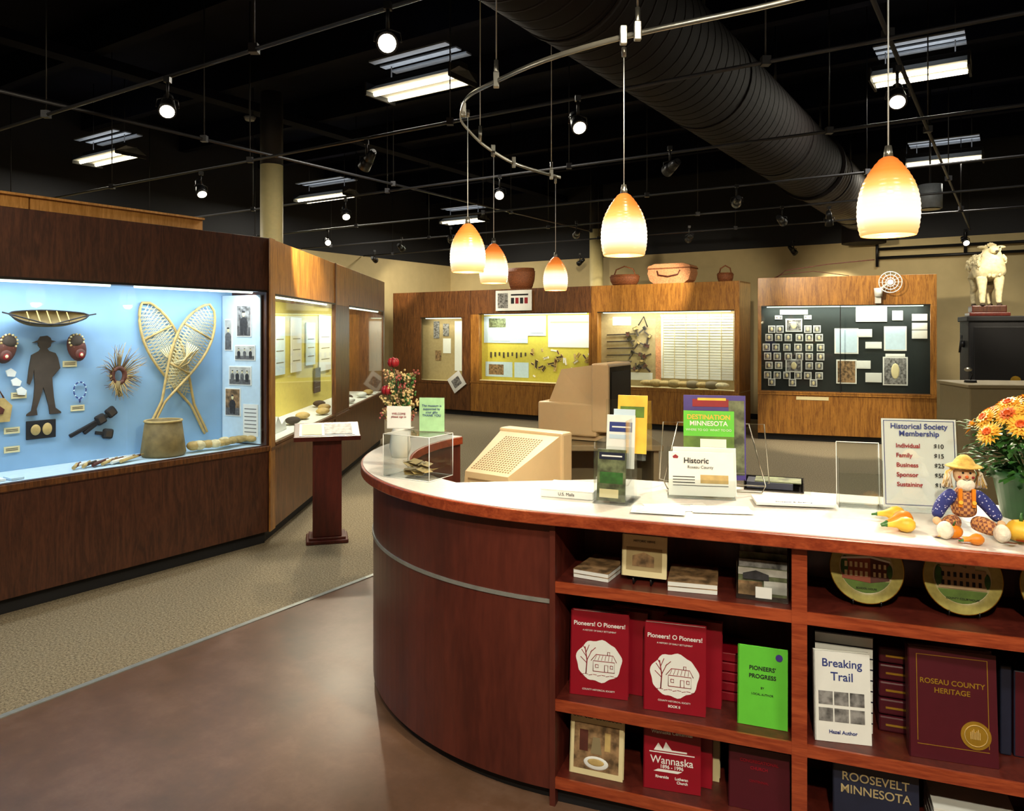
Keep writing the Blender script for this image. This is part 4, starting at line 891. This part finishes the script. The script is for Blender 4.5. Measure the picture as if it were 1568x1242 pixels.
gourd(1.255,2.39,195,PumpO,1); gourd(1.235,2.325,160,PumpY,.85); gourd(1.27,2.45,150,PumpY,.9); gourd(1.36,2.19,170,PumpO,.6)
m=MB()
for i in range(9):
    a=random.random()*6; c=Vector((random.uniform(-.08,.22),random.uniform(-.03,.03),.003+.0015*i)); d1=Vector((math.cos(a),math.sin(a),.08))*.022; d2=Vector((-math.sin(a),math.cos(a),0))*.012
    m.poly([c-d1,c-d1*.3+d2,c+d1*.3+d2*.8,c+d1*1.2,c+d1*.3-d2*.8,c-d1*.3-d2],random.choice([PumpO,Red,PetY,Leather]))
m.obj('autumn_leaf_garland',loc=(1.32,2.235,ZT),rot=(0,0,RC))
# ------------------------------------------------------------------ pendants & track
trk=[(1.9,1.55),(1.45,1.80),(.98,2.06),(.72,2.234),(.38,2.44),(.12,2.66),(-.06,2.89),(-.17,3.06),(-.215,3.24),(-.23,3.42),(-.204,3.6),(-.16,3.82),(-.1,4.02),(0,4.28),(.14,4.5),(.30,4.70)]
def smooth(p,n=4):
    out=[]
    for i in range(len(p)-1):
        a=p[max(i-1,0)];b=p[i];c=p[i+1];d=p[min(i+2,len(p)-1)]
        for k in range(n):
            t=k/n; out.append(tuple(.5*((2*b[j])+(-a[j]+c[j])*t+(2*a[j]-5*b[j]+4*c[j]-d[j])*t*t+(-a[j]+3*b[j]-3*c[j]+d[j])*t**3) for j in (0,1)))
    return out+[p[-1]]
st=smooth(trk); g=group('curved_track_rail'); m=MB(); m.tube([(x,y,2.6) for x,y in st],.01,Steel,8,flat=(.003,.010))
for (x,y) in ((.40,2.42),(.36,2.455),(-.06,2.89),(-.21,3.28),(-.1,4.02),(.01,4.3),(.24,4.63)):
    m.box(x-.011,x+.011,y-.011,y+.011,2.575,2.635,Steel,bev=.003)
for (x,y) in ((-.06,2.89),(.40,2.42),(-.16,3.82),(.24,4.63),(1.45,1.80)): m.cyl((x,y,2.6),(x,y,4.4 if x>.9 else 4.9),.003,.003,Steel,6); m.cyl((x,y,2.6),(x,y,2.68),.008,.008,Steel,8)
m.obj('rail_bar',g)
PR=[(0,.0665),(.1,.072),(.25,.0755),(.4,.075),(.55,.070),(.68,.061),(.8,.048),(.9,.034),(.97,.022),(1,.014)]
def pr(t):
    for (a,ra),(b,rb) in zip(PR,PR[1:]):
        if a<=t<=b: return ra+(rb-ra)*(t-a)/(b-a)
    return PR[-1][1]
def pendant(x,y):
    g=group('pendant_lamp',(x,y,1.9)); m=MB()
    n=34; prof=[(pr(i/n)+(.0013 if i%2 else 0),.205*i/n) for i in range(n+1)]
    m.lathe(prof,ShadeM,n=36); m.lathe([(r-.004,z) for r,z in prof],ShadeM,n=36); m.obj('glass_shade',g)
    m=MB(); m.cyl((0,0,.195),(0,0,.235),.014,.008,Steel,16); m.cyl((0,0,.235),(0,0,.69),.0018,.0018,White,6); m.cyl((0,0,.66),(0,0,.69),.008,.008,Steel,10); m.obj('cord',g)
    m=MB(); m.sph((0,0,.075),(.022,.022,.035),BulbM); m.cyl((0,0,.1),(0,0,.19),.014,.012,Steel,12); m.obj('bulb',g)
    light('POINT','lamp_glow',g,(0,0,.01),7,(1,.72,.4),.04)
for p in ((.985,1.99),(.371,2.52),(-.188,3.23),(-.0955,3.97),(.268,4.68)): pendant(*p)
# ------------------------------------------------------------------ on top of back cases
def basket(name,s,z,rx,ry,h,mm,handle=False):
    p=row(s)+e2*.3; g=group(name,(p.x,p.y,z),RZ1); m=MB()
    prof=[(0,0),(.75,0),(.95,.4*h),(1,.75*h),(.93,h),(.88,h),(.9,.5*h),(.7,.03),(0,.02)]
    m.lathe([(r,zz) for r,zz in prof],mm,n=32,sx=rx,sy=ry)
    for k in range(1,6): m.tube([(rx*1.0*math.cos(a)*(.8+.04*k),ry*math.sin(a)*(.8+.04*k),h*k/6) for a in [j*math.pi/16 for j in range(32)]],.006,mm,5,closed=True)
    if handle: m.tube([(-rx*.8,0,h*.8),(-rx*.6,0,h*1.5),(0,0,h*1.8),(rx*.6,0,h*1.5),(rx*.8,0,h*.8)],.012,mm,6)
    m.obj('weave',g)
basket('handled_basket',2.1,2.442,.27,.2,.19,Basket,True); basket('egg_basket',.32,2.442,.13,.13,.15,Basket,True)
p=row(1.22)+e2*.3; g=group('picnic_basket',(p.x,p.y,2.442),RZ1); m=MB()
pts=[(-.36,.26),(-.38,.18),(-.34,.06),(-.26,.0),(.26,.0),(.34,.06),(.38,.18),(.36,.26)]; m.prism(pts,-.17,.17,BasketR,axis='y'); m.prism([(-.38,.26),(.38,.26),(.36,.30),(.25,.335),(-.25,.335),(-.36,.30)],-.18,.18,BasketR,axis='y')
m.box(-.382,.382,-.184,.184,.25,.268,Basket)
m.tube([(-.2,-.18,.22),(-.17,-.2,.15),(0,-.2,.12),(.17,-.2,.15),(.2,-.18,.22)],.011,Leather,6)
m.obj('weave',g)
basket('woven_pack_basket',4.25,2.442,.28,.22,.40,Basket)
g=group('museum_notice_sign',row(4.2)-e2*.035+Vector((0,0,2.03)),RZ1); m=MB(); m.box(-.4,.4,-.02,0,0,.38,White,bev=.005); m.box(-.35,-.12,-.023,-.02,.05,.33,PhotoM)
for i in range(4): m.box(-.05+.1*i,.02+.1*i,-.023,-.02,.13,.24,Rose if i%2 else Ink)
m.box(-.05,.33,-.023,-.02,.28,.31,Ink); m.obj('sign_plate',g)
pf=oF+uF*1.66-nF*.03; g=group('clamp_fan',(pf.x,pf.y,2.05),RF); m=MB(); CF=White
m.box(-.04,.04,-.03,.028,0,.16,CF,bev=.008); m.cyl((0,-.05,.1),(0,-.05,.22),.05,.06,CF,20); m.cyl((0,-.04,.18),(.12,-.06,.28),.02,.02,CF,10)
for r_ in (.15,.105,.06): m.tube([(.15+r_*math.cos(a),-.1,.3+r_*math.sin(a)) for a in [k*math.pi/12 for k in range(24)]],.007,CF,6,closed=True)
for k in range(12): m.cyl((.15,-.1,.3),(.15+.15*math.cos(k*.5236),-.1,.3+.15*math.sin(k*.5236)),.003,.003,CF,6)
m.cyl((.15,-.11,.3),(.15,-.03,.3),.04,.04,CF,16); m.obj('fan_body',g)
m=MB(); m.tube([(-1.05,.02,.0),(-.9,.0,.12),(-.3,.0,.20),(.35,.0,.25)],.008,Leather,6); m.tube([(-1.1,.02,.0),(-.95,.0,.06),(-.5,.0,.1),(0,.0,.02)],.006,Leather,6); m.obj('antique_fishing_pole',loc=(oF+uF*1.3+nF*.3).to_tuple()[:2]+(2.465,),rot=(0,0,RF))
g=group('antique_black_safe',(5.72,8.75,0),R(-22)); m=MB(); m.box(-.45,.55,-.3,.3,.12,1.80,Black,bev=.02); m.box(-.47,.57,-.32,.32,1.76,1.82,Black,bev=.01); m.box(-.40,.50,-.315,-.3,.2,1.70,BlackMetal,bev=.008); m.cyl((-.46,-.1,1.5),(-.50,-.1,1.5),.04,.04,BlackMetal,16)
m.cyl((.0,-.33,1.1),(.0,-.31,1.1),.05,.05,Gold,20); m.cyl((.2,-.33,1.05),(.2,-.31,1.05),.03,.03,Steel,12); m.cyl((-.51,-.1,1.4),(-.49,-.1,1.6),.012,.012,BlackMetal,8)
for a in (-.38,.48):
    for b in (-.25,.25): m.cyl((a,b,0),(a,b,.12),.04,.05,BlackMetal,12)
m.obj('safe_body',g)
ps=(5.45,8.72,1.821)
m=MB(); m.box(-.2,.2,-.16,.16,0,.04,W_ped,bev=.006); m.box(-.17,.17,-.13,.13,.04,.12,W_caseD,bev=.01); m.obj('display_plinth',loc=ps,rot=(0,0,R(-22)))
g=group('taxidermy_white_lamb',(ps[0],ps[1],1.9415),R(-100)); g.scale=(1.1,1.15,1.1)
V=[(-.13,0,.38),(-.05,0,.39),(.04,0,.41),(.09,0,.45),(.11,0,.52),(.12,0,.575),(.165,0,.57),(.205,0,.54)]
E=[(i,i+1) for i in range(7)]; RR=[(.135,.13),(.145,.14),(.15,.145),(.13,.125),(.10,.095),(.078,.07),(.05,.047),(.030,.030)]
def leg(base,pts,rs):
    i=len(V); V.extend(pts); E.append((base,i)); RR.extend(rs)
    for k in range(1,len(pts)): E.append((i+k-1,i+k))
for q in (-1,1):
    leg(2,[(.07,q*.080,.29),(.08,q*.075,.17),(.075,q*.075,.05),(.09,q*.075,.015)],[.058,.038,.028,.028])
    leg(0,[(-.13,q*.075,.29),(-.10,q*.075,.22),(-.155,q*.075,.14),(-.14,q*.075,.04),(-.125,q*.075,.015)],[.065,.042,.028,.022,.027])
leg(0,[(-.235,0,.38),(-.26,0,.33),(-.26,0,.27)],[.03,.025,.018])
skin('body',g,V,E,RR,Fur)
m=MB()
for q in (-1,1):
    m.sph((.10,q*.085,.60),(.02,.045,.016),Fur); m.sph((.168,q*.050,.592),.007,Ink,seg=8,rings=6)
    for x,yq in ((.092,.0765),(-.123,.0765)): m.cyl((x,q*yq,-.0),(x,q*yq,.02),.026,.020,Brown,10)
m.sph((.230,0,.545),(.010,.016,.010),Brown)
for i in range(220):
    a=random.random()*6.28; xx=random.uniform(-.19,.14); m.sph((xx,.125*math.cos(a),.42+.115*math.sin(a)),(.020,.016,.026),Fur,seg=6,rings=5)
for i in range(60):
    a=random.random()*6.28; m.sph((.105+.03*math.cos(a*3),.066*math.cos(a),.575+.055*math.sin(a)),(.014,.012,.018),Fur,seg=6,rings=5)
m.obj('fleece_ears_hooves',g)
g=group('office_partition_counter',(4.52,6.45,0),R(-8)); m=MB(); m.box(-.72,.9,-.3,.3,0,1.18,Tan,bev=.01); m.box(-.74,.92,-.32,.32,1.18,1.21,Tan,bev=.006); m.box(-.72,.9,-.305,-.3,0,.1,Black); m.box(-.3,-.29,-.303,-.3,.1,1.15,BeigeD); m.obj('cabinet',g)
g=group('desk_bell',(3.92,6.5,1.211)); m=MB(); m.cyl((0,0,0),(0,0,.02),.05,.045,BlackMetal,20); m.tube([(0,0,.02),(.02,0,.07),(-.02,0,.1)],.006,BlackMetal,6); m.sph((-.02,0,.11),(.03,.03,.018),Steel); m.obj('bell',g)
m=MB()
for (z,a0,a1) in ((3.05,9.3,16.5),(2.9,9.3,12)):
    m.cyl((a0,-.08,z),(a1,-.08,z),.025,.025,BlackMetal,10)
for a in (9.3,12.0,10.6): m.cyl((a,-.08,2.75 if a<10 else 2.9),(a,-.08,3.3),.025,.025,BlackMetal,10)
m.obj('wall_sprinkler_pipe',loc=C0,rot=(0,0,RZ1))
for (x,y) in ((2.1,5.5),(-3.0,8.7)):
    m=MB(); m.cyl((0,0,-.04),(0,0,0),.05,.07,Grey,20); m.cyl((0,0,0),(0,0,.8),.01,.01,BlackMetal,6); m.obj('smoke_detector',loc=(x,y,4.1))
m=MB(); m.cyl((0,0,-.14),(0,0,.14),.13,.13,Grey,28); m.cyl((0,0,-.15),(0,0,-.14),.11,.11,Dark,28); m.cyl((0,0,.14),(0,0,1.6),.01,.01,BlackMetal,6); m.obj('hanging_loudspeaker',loc=(4.95,9.0,3.24))
# ------------------------------------------------------------------ world and camera
w=D.worlds.new('world'); S.world=w; w.use_nodes=True; w.node_tree.nodes['Background'].inputs[0].default_value=(.5,.6,1,1); w.node_tree.nodes['Background'].inputs[1].default_value=.01
try:
    S.view_settings.view_transform='Standard'; S.view_settings.look='None'
except Exception as ex: print(ex)
cam=D.cameras.new('camera'); co=D.objects.new('camera',cam); link(co); co.location=(0,0,1.65); co.rotation_euler=(R(90),0,0)
cam.sensor_width=36; cam.lens=36*1164/1568; cam.shift_y=-(621-507)/1568; cam.clip_start=.05
S.camera=co
